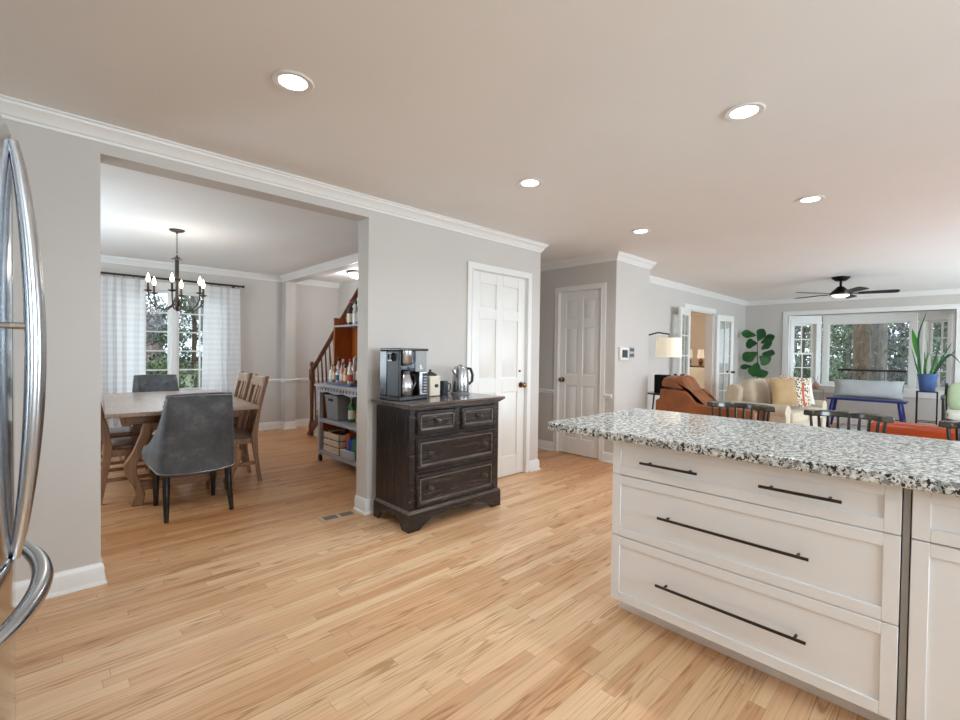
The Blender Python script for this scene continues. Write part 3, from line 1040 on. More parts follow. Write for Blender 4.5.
# ------------------------------------------------------------------ bar stools beyond the island
def make_stool(label):
    t = thing('bar_stool', label, 'bar stool', (0, 0, 0), 0, 'bar stools at the island')
    bm = B()
    lathe(bm, [(0.0, 0.605), (0.17, 0.605), (0.195, 0.615), (0.20, 0.63), (0.19, 0.645), (0.12, 0.638), (0.0, 0.634)], 32)
    for v in bm.verts:
        v.co.x *= 0.95
    obj('seat', bm, M['stoolwood'], t)
    R = 0.208
    def crest_pt(a, z):
        return (-0.03 + R * 1.0 * math.cos(a), R * 0.98 * math.sin(a), z)
    bm = B()
    n = 28
    for k in range(1):
        ring = []
        for i in range(n + 1):
            a = math.radians(-62 + 124 * i / n)
            wd = 0.026 + 0.010 * math.cos(a)
            x, y, _ = crest_pt(a, 0)
            nx, ny = math.cos(a), math.sin(a)
            ring.append([bm.verts.new((x + nx * o, y + ny * o, z)) for o, z in ((-wd, 0.918), (wd, 0.918), (wd * 0.9, 0.951), (-wd * 0.9, 0.951))])
        for p, q in zip(ring, ring[1:]):
            for j in range(4):
                bm.faces.new((p[j], p[(j + 1) % 4], q[(j + 1) % 4], q[j]))
        bm.faces.new(ring[0][::-1])
        bm.faces.new(ring[-1])
    obj('crest_rail', bm, M['crest'], t, bevel=0.006)
    for i in range(9):
        a = math.radians(-56 + 112 * i / 8)
        p1 = crest_pt(a, 0.93)
        p0 = (0.165 * math.cos(a * 1.05), 0.165 * math.sin(a * 1.05), 0.632)
        bm = B()
        tube(bm, [p0, tuple((u + v) / 2 for u, v in zip(p0, p1)), p1], [0.007, 0.010, 0.007], 8)
        obj('spindle', bm, M['stoolwood'], t)
    for sx in (-1, 1):
        for sy in (-1, 1):
            bm = B()
            tube(bm, [(0.12 * sx, 0.12 * sy, 0.61), (0.165 * sx, 0.165 * sy, 0.3), (0.20 * sx, 0.20 * sy, 0.0)], [0.014, 0.018, 0.011], 10)
            obj('leg', bm, M['stoolwood'], t)
    bm = B()
    z = 0.24
    k_ = 0.173
    for a, b in (((-k_, -k_), (-k_, k_)), ((k_, -k_), (k_, k_)), ((-k_, -k_), (k_, -k_)), ((-k_, k_), (k_, k_))):
        cyl(bm, (a[0], a[1], z), (b[0], b[1], z), 0.010, n=8)
    obj('footrest', bm, M['stoolwood'], t)
    return t
s0 = make_stool('black spindle back bar stool at the left, before the brown leather armchair')
s0.location = (3.24, 1.005, 0)
dup(s0, (3.24, 0.45, 0), 0, 'black spindle back bar stool in the middle, before the blue bench')
dup(s0, (3.24, -0.125, 0), 0, 'black spindle back bar stool at the right edge, before the green chair')

# ------------------------------------------------------------------ dark chest of drawers
ch = thing('chest_of_drawers', 'distressed black wooden chest of drawers beside the white pantry door', 'chest', (2.315, 2.905, 0))
def L(x, y):
    return x - 2.315, y - 2.905
bm = B()
box(bm, -0.44, -0.238, 0.13, 0.448, 0.195, 0.868)
obj('body', bm, M['chestv'], ch, bevel=0.004)
# front frame
bm = B()
fy0, fy1 = -0.2475, -0.237
for a in ((-0.442, 0.13, -0.392, 0.868), (0.402, 0.13, 0.45, 0.868), (-0.392, 0.848, 0.402, 0.868), (-0.392, 0.652, 0.402, 0.672), (-0.392, 0.395, 0.402, 0.415),
          (-0.392, 0.13, 0.402, 0.150), (-0.01, 0.672, 0.025, 0.848)):
    box(bm, a[0], fy0, a[1], a[2], fy1, a[3])
obj('face_frame', bm, M['chest'], ch, bevel=0.002)
# plank grooves at the left side
bm = B()
for i in range(5):
    y = -0.235 + i * 0.086
    box(bm, -0.4425, y, 0.14, -0.4399, y + 0.082, 0.862)
obj('side_planks', bm, M['chestv'], ch)
def cdrawer(x0, z0, x1, z1, knobs):
    bm = B()
    y = -0.2475
    box(bm, x0, y - 0.006, z0, x1, y + 0.012, z1)
    # raised moulding frame
    fr, e = 0.030, 0.004
    for a in ((x0 + e, z0 + e, x0 + fr, z1 - e), (x1 - fr, z0 + e, x1 - e, z1 - e), (x0 + fr, z0 + e, x1 - fr, z0 + fr), (x0 + fr, z1 - fr, x1 - fr, z1 - e)):
        box(bm, a[0], y - 0.020, a[1], a[2], y - 0.0055, a[3])
    d = obj('drawer', bm, M['chest'], ch, bevel=0.005)
    bm = B()
    for a in ((x0 + fr, z0 + fr, x0 + fr + 0.010, z1 - fr), (x1 - fr - 0.010, z0 + fr, x1 - fr, z1 - fr), (x0 + fr, z0 + fr, x1 - fr, z0 + fr + 0.013), (x0 + fr, z1 - fr - 0.010, x1 - fr, z1 - fr)):
        box(bm, a[0], y - 0.014, a[1], a[2], y - 0.0055, a[3])
    obj('moulding', bm, M['chestedge'], d)
    for kx, kz in knobs:
        bm = B()
        vs = lathe(bm, [(0.016, 0.0), (0.010, 0.005), (0.008, 0.016), (0.016, 0.022), (0.017, 0.028), (0.010, 0.035), (0.0, 0.036)], 14, axis='y')
        for v in vs:
            v.co.y = -abs(v.co.y)
            v.co += Vector((kx, y - 0.006, kz))
        obj('knob', bm, M['steeldark'], d)
cdrawer(-0.388, 0.676, -0.013, 0.846, [(-0.2, 0.764)])
cdrawer(0.028, 0.676, 0.398, 0.846, [(0.215, 0.764)])
cdrawer(-0.388, 0.419, 0.398, 0.648, [(-0.262, 0.533), (0.284, 0.533)])
cdrawer(-0.388, 0.154, 0.398, 0.391, [(-0.262, 0.28), (0.284, 0.28)])
# plinth with an arched apron
def arch(a, b, h0, h1, feet, n=14):
    P = [(a, 0), (a + feet * 0.75, 0)]
    w0, w1 = a + feet * 0.75, b - feet * 0.75
    for i in range(n + 1):
        q = i / n
        s = min(1, math.sin(PI * q) * 1.9) ** 0.8
        P.append((w0 + (w1 - w0) * q, 0.004 + (h0 - 0.004) * s * (0.80 + 0.20 * math.sin(PI * q))))
    P += [(b - feet * 0.75, 0), (b, 0), (b, h1), (a, h1)]
    Q = []
    for p in P:
        if not Q or (abs(p[0] - Q[-1][0]) + abs(p[1] - Q[-1][1])) > 1e-5:
            Q.append(p)
    return Q
bm = B()
prism(bm, arch(-0.46, 0.462, 0.085, 0.125, 0.13), 'y', -0.272, -0.250)
prism(bm, arch(-0.250, 0.197, 0.085, 0.125, 0.09), 'x', -0.46, -0.438)
prism(bm, arch(-0.250, 0.197, 0.085, 0.125, 0.09), 'x', 0.440, 0.462)
obj('plinth', bm, M['chest'], ch, bevel=0.003)
bm = B()
for o, z0, z1 in ((0.010, 0.125, 0.133), (0.003, 0.133, 0.145)):
    box(bm, -0.455 - o + 0.005, -0.262 - o, z0, 0.457 + o - 0.005, 0.198, z1)
obj('plinth_moulding', bm, M['chestedge'], ch, bevel=0.004)
bm = B()
box(bm, -0.458, -0.262, 0.862, 0.464, 0.200, 0.874)
box(bm, -0.470, -0.276, 0.874, 0.478, 0.204, 0.884)
box(bm, -0.482, -0.288, 0.884, 0.488, 0.208, 0.905)
obj('top', bm, M['chesttop'], ch, bevel=0.005, seg=3)

# ------------------------------------------------------------------ things on the chest
TZ = 0.9058
k = thing('coffee_maker', 'dark coffee maker with steel filter basket and glass carafe on the chest', 'coffee maker', (2.015, 2.935, TZ), math.radians(9))
HW, HD, HH = 0.150, 0.110, 0.385
obj('base', boxes((-HW, -HD, 0, HW, HD, 0.03)), M['blackgloss'], k, bevel=0.006)
obj('back_column', boxes((-HW, 0.03, 0.03, HW, HD, HH - 0.02)), M['blackgloss'], k, bevel=0.006)
obj('side_arm', boxes((-HW, -HD + 0.01, 0.03, -HW + 0.022, 0.03, HH - 0.02)), M['charplastic'], k, bevel=0.006)
obj('lid', boxes((-HW, -HD, HH - 0.02, HW, HD, HH)), M['blackgloss'], k, bevel=0.008)
bm = B()
lathe(bm, [(0.0, 0.255), (0.045, 0.255), (0.055, 0.27), (0.064, 0.285), (0.064, 0.365), (0.0, 0.365)], 28, (-0.046, -0.048, 0))
obj('filter_basket', bm, M['steel'], k)
bm = B()
lathe(bm, [(0.0, 0.032), (0.055, 0.032), (0.064, 0.05), (0.064, 0.12), (0.05, 0.17), (0.04, 0.19), (0.044, 0.20), (0.0, 0.20)], 28, (-0.046, -0.048, 0))
cf = obj('carafe', bm, M['steel'], k)
bm = B()
tube(bm, [(0.022, -0.05, 0.185), (0.05, -0.055, 0.18), (0.058, -0.055, 0.12), (0.03, -0.052, 0.065)], 0.009, 10)
obj('carafe_handle', bm, M['blackgloss'], cf)
bm = B()
lathe(bm, [(0.0, 0.20), (0.046, 0.20), (0.046, 0.215), (0.02, 0.225), (0.0, 0.225)], 24, (-0.046, -0.048, 0))
obj('carafe_lid', bm, M['blackgloss'], cf)
obj('water_tank', boxes((0.06, -HD + 0.015, 0.21, HW - 0.004, 0.03, HH - 0.022)), M['clear'], k, bevel=0.008)
pn = obj('control_panel', boxes((0.062, -HD + 0.01, 0.03, HW, 0.03, 0.208)), M['steel'], k, bevel=0.005)
obj('display', boxes((0.095, -HD + 0.007, 0.045, 0.145, -HD + 0.0105, 0.195)), M['screen'], pn)
for i in range(6):
    for j in range(2):
        obj('button', boxes((0.102 + j * 0.02, -HD + 0.0045, 0.055 + i * 0.022, 0.116 + j * 0.02, -HD + 0.0072, 0.066 + i * 0.022)), M['greyfab'], pn)
bm = B()
tube(bm, [(-HW - 0.02, -0.02, 0.30), (-HW - 0.02, -0.02, 0.345)], 0.022, 12)
box(bm, -HW - 0.02, -0.045, 0.29, -HW + 0.002, 0.005, 0.35)
obj('scoop_holder', bm, M['blackgloss'], k)

k = thing('canister', 'square cream canister with a dark oval badge and dark knobbed lid', 'canister', (2.325, 3.02, TZ), math.radians(8))
obj('body', boxes((-0.062, -0.062, 0, 0.062, 0.062, 0.165)), M['canister'], k, bevel=0.012, seg=3)
bm = B()
lathe(bm, [(0.0, 0.165), (0.058, 0.165), (0.056, 0.176), (0.03, 0.192), (0.010, 0.197), (0.008, 0.205), (0.012, 0.212), (0.0, 0.218)], 24)
obj('lid', bm, M['bronze'], k)
bm = B()
vs = lathe(bm, [(0.0, 0), (0.024, 0), (0.022, 0.003), (0.0, 0.0035)], 24, axis='y')
for v in vs:
    v.co.y = -0.0625 - abs(v.co.y)
    v.co.z = v.co.z * 0.62 + 0.085
    v.co.x += 0.012
obj('badge', bm, M['bronze'], k)

k = thing('mug', 'tall dark mug standing between the cream canister and the kettle', 'mug', (2.475, 3.03, TZ))
bm = B()
lathe(bm, [(0.0, 0.0), (0.036, 0.0), (0.039, 0.01), (0.040, 0.115), (0.037, 0.115), (0.035, 0.012), (0.0, 0.01)], 24)
obj('cup', bm, M['mug'], k)
bm = B()
tube(bm, [(0.036, -0.01, 0.095), (0.062, -0.015, 0.09), (0.066, -0.016, 0.06), (0.058, -0.015, 0.03), (0.036, -0.01, 0.025)], 0.006, 8)
obj('handle', bm, M['mug'], k)

k = thing('electric_kettle', 'brushed steel electric kettle with a dark handle at the right end of the chest', 'kettle', (2.63, 2.99, TZ))
bm = B()
lathe(bm, [(0.0, 0.022), (0.074, 0.022), (0.076, 0.03), (0.072, 0.12), (0.062, 0.215), (0.058, 0.225), (0.0, 0.225)], 32)
bd = obj('body', bm, M['steel'], k)
bm = B()
lathe(bm, [(0.0, 0.225), (0.058, 0.225), (0.054, 0.238), (0.02, 0.245), (0.012, 0.256), (0.0, 0.258)], 28)
obj('lid', bm, M['steel'], k)
bm = B()
lathe(bm, [(0.0, 0.0), (0.080, 0.0), (0.080, 0.012), (0.074, 0.020), (0.0, 0.020)], 28)
obj('base', bm, M['greyplastic'], k)
bm = B()
prism(bm, [(-0.055, 0.215), (-0.095, 0.212), (-0.066, 0.165), (-0.058, 0.15)], 'y', -0.014, 0.014)
obj('spout', bm, M['steel'], k, bevel=0.006)
bm = B()
tube(bm, [(0.048, -0.02, 0.222), (0.085, -0.035, 0.218), (0.104, -0.042, 0.17), (0.100, -0.04, 0.11), (0.070, -0.026, 0.08)], [0.012, 0.013, 0.013, 0.012, 0.010], 10)
obj('handle', bm, M['blackgloss'], k)

# ------------------------------------------------------------------ floor registers
def register(label, loc, rz, w_, d_):
    t = thing('floor_register', label, 'floor vent', loc, rz, 'floor registers')
    obj('frame', boxes((-w_ / 2, -d_ / 2, 0, w_ / 2, d_ / 2, 0.006)), M['register'], t, bevel=0.002)
    n = 18
    for i in range(n):
        if i in (8, 9):
            continue
        x = -w_ / 2 + 0.03 + (w_ - 0.06) * (i + 0.5) / n
        obj('slot', boxes((x - 0.0035, -d_ / 2 + 0.035, 0.006, x + 0.0035, d_ / 2 - 0.035, 0.0065)), M['dark'], t)
register('tan metal floor vent in the wide opening beside the dark chest', (1.655, 3.27, 0), math.radians(-4), 0.29, 0.15)
register('tan metal floor vent by the baseboard near the dining room corner', (2.62, 7.40, 0), 0, 0.30, 0.12)

# ------------------------------------------------------------------ wall controls
k = thing('thermostat', 'white thermostat with a dark screen on the wall beside the closet', 'thermostat', (5.0, 2.785, 1.272))
obj('housing', boxes((-0.095, -0.032, -0.078, 0.095, 0, 0.078)), M['white'], k, bevel=0.008)
obj('screen', boxes((-0.062, -0.034, -0.045, 0.062, -0.031, 0.045)), M['screen'], k)
k = thing('switch_plate', 'grey wall plate with small buttons right of the thermostat', 'switch', (5.215, 2.785, 1.29))
obj('plate', boxes((-0.06, -0.008, -0.068, 0.06, 0, 0.068)), M['greyfab'], k, bevel=0.003)
for z in (0.03, -0.035):
    for x in (-0.03, 0.02):
        obj('button', boxes((x - 0.018, -0.011, z - 0.018, x + 0.022, -0.0078, z + 0.018)), M['steeldark'], k)
# ------------------------------------------------------------------ dining room: curtains, rod
def curtain(x0, x1, z0, z1, y, folds, seed, flare=0.0):
    rnd = random.Random(seed)
    bm = B()
    n, mz = folds * 10, 14
    ph = [rnd.uniform(-0.7, 0.7) for _ in range(folds + 1)]
    rows = []
    for j in range(mz + 1):
        q = j / mz
        z = z1 + (z0 - z1) * q
        row = []
        for i in range(n + 1):
            u = i / n
            fi = u * folds
            a = 2 * PI * (fi + 0.22 * math.sin(1.7 * fi + seed) + 0.12 * math.sin(2.2 * q + 1.3 * fi))
            amp = (0.036 + 0.014 * q) * (0.7 + 0.4 * math.sin(2.3 * fi + seed))
            row.append(bm.verts.new((x0 + (x1 - x0) * u + 0.012 * math.sin(2 * a) + flare * q * (u - 0.5), y + amp * math.sin(a), z)))
        rows.append(row)
    for a, b in zip(rows, rows[1:]):
        for i in range(n):
            bm.faces.new((a[i], a[i + 1], b[i + 1], b[i]))
    return bm
RY = DY - 0.10
t = tag(obj('curtain', curtain(0.50, 1.02, 0.02, 2.165, RY, 5, 3, 0.05), M['curtain'], angle=80), 'sheer white curtain panel on the left of the dining window', 'curtain', 'dining window curtains')
t = tag(obj('curtain', curtain(1.72, 2.19, 0.02, 2.165, RY, 5, 8, 0.05), M['curtain'], angle=80), 'sheer white curtain panel on the right of the dining window', 'curtain', 'dining window curtains')
r = thing('curtain_rod', 'dark curtain rod with rings above the dining room window', 'curtain rod', (1.36, RY, 2.205))
bm = B()
cyl(bm, (-0.90, 0, 0), (0.86, 0, 0), 0.014, n=12)
obj('rod', bm, M['bronze'], r)
for x in (-0.91, 0.87):
    bm = B()
    lathe(bm, [(0.0, -0.022), (0.016, -0.016), (0.021, 0), (0.016, 0.016), (0.0, 0.022)], 12, (x, 0, 0))
    obj('finial', bm, M['bronze'], r)
for x in (-0.80, 0.76):
    bm = B()
    cyl(bm, (x, 0.0, 0), (x, 0.10, 0), 0.007, n=8)
    lathe(bm, [(0.022, 0), (0.022, 0.008), (0.0, 0.009)], 12, (x, 0.09, 0), axis='y')
    obj('bracket', bm, M['bronze'], r)
for i in range(12):
    x = (-0.86 + 0.5 * i / 5) if i < 6 else (0.36 + 0.45 * (i - 6) / 5)
    bm = B()
    tube(bm, [(x, 0.02 * math.cos(a), -0.012 + 0.022 * math.sin(a)) for a in [2 * PI * q / 12 for q in range(12)]], 0.0022, 5, closed=True)
    obj('ring', bm, M['bronze'], r)

# ------------------------------------------------------------------ chandelier
c = thing('chandelier', 'dark bronze six arm candle chandelier hanging over the dining table', 'chandelier', (0.996, 5.41, CZ))
bm = B()
lathe(bm, [(0.0, 0.0), (0.068, 0.0), (0.066, -0.008), (0.05, -0.018), (0.012, -0.026), (0.008, -0.04), (0.0, -0.041)], 28)
obj('canopy', bm, M['bronze'], c)
bm = B()
for i in range(11):
    z = -0.045 - i * 0.0185
    pts = []
    for q in range(10):
        a = 2 * PI * q / 10
        e = 0.0065 * math.cos(a)
        pts.append((e if i % 2 else 0, 0 if i % 2 else e, z + 0.0125 * math.sin(a)))
    tube(bm, pts, 0.0018, 5, closed=True)
obj('chain', bm, M['bronze'], c)
bm = B()
lathe(bm, [(0.0, -0.245), (0.008, -0.25), (0.012, -0.265), (0.045, -0.285), (0.047, -0.292), (0.018, -0.298), (0.018, -0.47), (0.022, -0.475), (0.022, -0.49),
           (0.012, -0.50), (0.012, -0.66), (0.030, -0.70), (0.034, -0.72), (0.022, -0.75), (0.010, -0.77), (0.014, -0.79), (0.0, -0.81)], 20)
obj('column', bm, M['bronze'], c)
for i in range(6):
    tow = math.atan2(-5.41, -0.996)           # towards the kitchen
    a = tow - math.radians(9) + i * PI / 3
    dx, dy = math.cos(a), math.sin(a)
    bm = B()
    pts = [(dx * r_, dy * r_, z) for r_, z in ((0.02, -0.71), (0.05, -0.755), (0.10, -0.79), (0.165, -0.785), (0.21, -0.745), (0.241, -0.69), (0.245, -0.635))]
    tube(bm, pts, 0.0065, 8)
    arm = obj('arm', bm, M['bronze'], c)
    bm = B()
    lathe(bm, [(0.0, -0.638), (0.012, -0.636), (0.034, -0.626), (0.036, -0.620), (0.012, -0.622), (0.0, -0.622)], 16, (dx * 0.245, dy * 0.245, 0))
    obj('drip_pan', bm, M['bronze'], arm)
    bm = B()
    cyl(bm, (dx * 0.245, dy * 0.245, -0.622), (dx * 0.245, dy * 0.245, -0.545), 0.010, n=12)
    obj('candle_sleeve', bm, M['bronze'], arm)
    bm = B()
    lathe(bm, [(0.0, -0.545), (0.010, -0.543), (0.0165, -0.525), (0.015, -0.505), (0.008, -0.48), (0.002, -0.462), (0.0, -0.458)], 14, (dx * 0.245, dy * 0.245, 0))
    obj('bulb', bm, M['bulb'], arm)
l = bpy.data.lights.new('chandelier_lamp', 'POINT')
l.energy = 9
l.shadow_soft_size = 0.22
l.color = (1, 0.93, 0.84)
lo = bpy.data.objects.new('chandelier_lamp', l)
COL.objects.link(lo)
lo.parent = c
lo.location = (0, 0, -0.42)

# ------------------------------------------------------------------ dining table
TR = math.radians(-4.2)
t = thing('dining_table', 'grey washed oak trestle dining table under the chandelier', 'table', (0.975, 5.44, 0), TR)
bm = B()
box(bm, -0.54, -1.02, 0.728, 0.54, 1.02, 0.762)
obj('tabletop', bm, M['tabletop'], t, bevel=0.006, seg=3)
bm = B()
for x0, x1, y0, y1 in ((-0.44, -0.41, -0.86, 0.86), (0.41, 0.44, -0.86, 0.86), (-0.41, 0.41, -0.86, -0.83), (-0.41, 0.41, 0.83, 0.86)):
    box(bm, x0, y0, 0.65, x1, y1, 0.728)
obj('apron', bm, M['oak'], t, bevel=0.003)
def lyre(s, y):
    """a sabre curved trestle leg: bulges outward in the middle, flared foot"""
    C = [(0.26, 0.66, 0.055), (0.285, 0.56, 0.05), (0.335, 0.42, 0.055), (0.385, 0.33, 0.06), (0.375, 0.25, 0.05), (0.335, 0.16, 0.04), (0.315, 0.09, 0.042), (0.335, 0.03, 0.055), (0.34, 0.0, 0.055)]
    bm = B()
    lft = [(s * (x - w_ * 0.72), z) for x, z, w_ in C]
    rgt = [(s * (x + w_ * 0.72), z) for x, z, w_ in C]
    prism(bm, lft + rgt[::-1], 'y', y - 0.04, y + 0.04)
    return bm
for y in (-0.89, 0.89):
    for s in (-1, 1):
        obj('leg', lyre(s, y), M['oakv'], t, bevel=0.008, angle=50)
    obj('crossbar', boxes((-0.30, y - 0.035, 0.60, 0.30, y + 0.035, 0.665)), M['oak'], t, bevel=0.004)
    obj('crossbar', boxes((-0.345, y - 0.03, 0.12, 0.345, y + 0.03, 0.19)), M['oak'], t, bevel=0.004)
obj('stretcher', boxes((-0.04, -0.86, 0.125, 0.04, 0.86, 0.19)), M['oak'], t, bevel=0.004)

# ------------------------------------------------------------------ upholstered host chairs (facing +y)
def make_host(label):
    t = thing('upholstered_chair', label, 'chair', (0, 0, 0), 0, 'upholstered host chairs')
    n, mz = 40, 14
    def plan(s):
        a = abs(s)
        sg = 1 if s >= 0 else -1
        if a < 0.42:
            q = a / 0.42
            return Vector((sg * 0.20 * q, 0.012 * q * q, 0))
        q = (a - 0.42) / 0.58
        # corner then forward wing, flaring slightly outwards
        ang = min(1, q / 0.3)
        x = 0.20 + 0.022 * math.sin(ang * PI / 2) + 0.03 * max(0, (q - 0.3) / 0.7)
        y = 0.012 + 0.055 * (1 - math.cos(ang * PI / 2)) + 0.38 * max(0, (q - 0.3) / 0.7)
        return Vector((sg * x, y, 0))
    def top(s):
        a = abs(s)
        if a < 0.50:
            return 0.935 - 0.008 * (a / 0.50) ** 2
        q = (a - 0.50) / 0.50
        return 0.927 - 0.43 * (1 - (1 - q) ** 2.0)
    def bot(s):
        return 0.315 + 0.075 * s * s
    def pt(s, v, off):
        z = bot(s) + (top(s) - bot(s)) * v
        p = plan(s)
        e = 0.01
        d = (plan(s + e) - plan(s - e)).normalized()
        nrm = Vector((d.y, -d.x, 0))
        tp = 0.90 + 0.08 * (1 - max(0, (z - 0.36) / 0.57)) + 0.10 * max(0, 1 - (z - 0.36) / 0.3) * 0.6
        lean = -0.075 * max(0, (z - 0.45) / 0.48) + 0.0
        bow = 0.012 * math.sin(PI * min(1, max(0, v)))
        p = p + nrm * (off + (bow if off >= 0 else -bow))
        return Vector((p.x * tp, p.y + lean, z))
    bm = B()
    outer, inner = [], []
    for i in range(n + 1):
        s = -1 + 2 * i / n
        outer.append([bm.verts.new(pt(s, j / mz, 0.03)) for j in range(mz + 1)])
        inner.append([bm.verts.new(pt(s, j / mz, -0.03)) for j in range(mz + 1)])
    for g, fl in ((outer, False), (inner, True)):
        for i in range(n):
            for j in range(mz):
                q = [g[i][j], g[i + 1][j], g[i + 1][j + 1], g[i][j + 1]]
                bm.faces.new(q[::-1] if fl else q)
    for i in range(n):
        for j, fl in ((0, False), (mz, True)):
            q = [outer[i][j], outer[i + 1][j], inner[i + 1][j], inner[i][j]]
            bm.faces.new(q if fl else q[::-1])
    for i in (0, n):
        for j in range(mz):
            bm.faces.new([outer[i][j], outer[i][j + 1], inner[i][j + 1], inner[i][j]])
    obj('backrest', bm, M['suede'], t, bevel=0.008, angle=60)
    # nailheads along the outer edge, top and hem
    bm = B()
    def nail(p):
        bmesh.ops.create_icosphere(bm, subdivisions=1, radius=0.0075, matrix=Matrix.Translation(p))
    m_ = 96
    for i in range(m_ + 1):
        s = -1 + 2 * i / m_
        nail(pt(s, 0.975, 0.030))
        nail(pt(s, 0.02, 0.030))
    nt_ = obj('nailhead_trim', bm, M['steel'], t)
    nt_['kind'] = 'stuff'
    # tuft buttons on the inner back
    bm = B()
    for s, v in ((-0.25, 0.82), (0, 0.82), (0.25, 0.82), (-0.12, 0.62), (0.12, 0.62)):
        p = pt(s, v, -0.032)
        puff(bm, p + Vector((0, 0.012, 0)), (0.013, 0.008, 0.013), 2, 4)
    obj('tuft_buttons', bm, M['suede'], t)
    bm = B()
    puff(bm, (0, 0.235, 0.43), (0.235, 0.23, 0.075), 7, 10)
    obj('seat', bm, M['suede'], t)
    for sx, y, dx, dy in ((-1, 0.02, -0.012, -0.085), (1, 0.02, 0.012, -0.085), (-1, 0.42, 0.0, 0.01), (1, 0.42, 0.0, 0.01)):
        bm = B()
        x = sx * 0.205
        tube(bm, [(x, y, 0.40), (x + dx * 0.3, y + dy * 0.35, 0.2), (x + dx, y + dy, 0)], [0.030, 0.025, 0.017], 4)
        obj('leg', bm, M['stoolwood'], t, bevel=0.003)
    return t
h = make_host('charcoal upholstered nailhead dining chair seen from behind at the near table end')
h.location = (0.885, 4.03, 0)
h.rotation_euler.z = math.radians(0)
dup(h, (1.06, 6.95, 0), PI + TR, 'charcoal tufted upholstered chair at the window end of the table')

# ------------------------------------------------------------------ wooden side chairs (facing +y)
def make_side(label):
    t = thing('wooden_chair', label, 'chair', (0, 0, 0), 0, 'wooden dining chairs')
    bm = B()
    puff(bm, (0, 0.20, 0.447), (0.225, 0.215, 0.02), 6, 8)
    obj('seat', bm, M['seatwood'], t)
    obj('seat_rail', boxes((-0.205, 0.0, 0.375, -0.18, 0.39, 0.432), (0.18, 0.0, 0.375, 0.205, 0.39, 0.432), (-0.18, 0.365, 0.375, 0.18, 0.39, 0.432), (-0.18, 0.0, 0.375, 0.18, 0.02, 0.432)), M['oak'], t, bevel=0.003)
    def post_y(z):
        return -0.055 * max(0, (0.45 - z) / 0.45) ** 1.6 - 0.115 * max(0, (z - 0.45) / 0.57) ** 1.3
    for s in (-1, 1):
        bm = B()
        zs = [0, 0.12, 0.25, 0.38, 0.45, 0.55, 0.68, 0.8, 0.92, 1.01]
        fr = [(post_y(z) - 0.017 - 0.010 * math.exp(-((z - 0.45) / 0.16) ** 2), z) for z in zs]
        bk = [(post_y(z) + 0.017 + 0.012 * math.exp(-((z - 0.45) / 0.16) ** 2), z) for z in zs]
        prism(bm, fr + bk[::-1], 'x', s * 0.205 - 0.018, s * 0.205 + 0.018)
        obj('back_post', bm, M['oakv'], t, bevel=0.005, angle=50)
        bm = B()
        tube(bm, [(s * 0.19, 0.375, 0.43), (s * 0.193, 0.38, 0.2), (s * 0.195, 0.385, 0)], [0.026, 0.023, 0.018], 4)
        obj('leg', bm, M['oakv'], t, bevel=0.004)
        obj('stretcher', boxes((s * 0.198 - 0.010, -0.02, 0.17, s * 0.198 + 0.010, 0.37, 0.20)), M['oak'], t, bevel=0.003)
    bm = B()
    zt = [(0.915, 0), (0.985, 0)]
    y0 = post_y(0.95)
    n = 10
    P = [(-0.188 + 0.376 * i / n, y0 - 0.022 * math.sin(PI * i / n)) for i in range(n + 1)]
    prism(bm, P + [(x, y + 0.024) for x, y in P[::-1]], 'z', 0.905, 1.0)
    obj('top_rail', bm, M['tabletop'], t, bevel=0.006)
    for x in (-0.085, 0.0, 0.085):
        bm = B()
        zs = [0.44, 0.55, 0.68, 0.8, 0.91]
        off = -0.02 * (1 if x == 0 else 0.75)
        a = [(post_y(z) - 0.007 + off * (z - 0.44) / 0.47, z) for z in zs]
        b = [(post_y(z) + 0.007 + off * (z - 0.44) / 0.47, z) for z in zs]
        prism(bm, a + b[::-1], 'x', x - 0.022, x + 0.022)
        obj('slat', bm, M['oakv'], t, bevel=0.002, angle=50)
    obj('front_stretcher', boxes((-0.185, 0.368, 0.22, 0.185, 0.388, 0.25), (-0.19, 0.15, 0.178, 0.19, 0.17, 0.196)), M['oak'], t, bevel=0.003)
    return t
wc_ = make_side('wooden slat back chair on the right side of the table, nearer the kitchen')
wc_.location = (1.50, 4.85, 0)
wc_.rotation_euler.z = PI / 2 + TR
dup(wc_, (1.575, 5.56, 0), PI / 2 + TR, 'wooden slat back chair on the right side of the table, nearer the window')
dup(wc_, (0.42, 4.98, 0), -PI / 2 + TR, 'wooden chair on the left side of the table, half hidden by the wall')
dup(wc_, (0.42, 5.68, 0), -PI / 2 + TR, 'wooden chair on the left side of the table, nearer the window curtains')

# ------------------------------------------------------------------ staircase in the foyer (rises towards the kitchen wall)
s = thing('staircase', 'brown oak staircase with a sloping handrail rising behind the bar cart', 'staircase', (2.93, 6.72, 0))
RUN, RISE, NS = 0.245, 0.193, 11
SW = 0.90
prof = [(0.0, 0.0)]
for k_ in range(NS):
    prof += [(-RUN * k_, RISE * (k_ + 1) - 0.028), (-RUN * (k_ + 1), RISE * (k_ + 1) - 0.028)]
prof += [(-RUN * NS, 0.0)]
bm = B()
prism(bm, prof, 'x', 0.012, SW - 0.02)
obj('skirt_wall', bm, M['cab'], s)
for k_ in range(NS):
    bm = B()
    box(bm, -0.012, -RUN * (k_ + 1), RISE * (k_ + 1) - 0.028, SW - 0.02, -RUN * k_ + 0.025, RISE * (k_ + 1))
    obj('tread', bm, M['tread'], s, bevel=0.008)
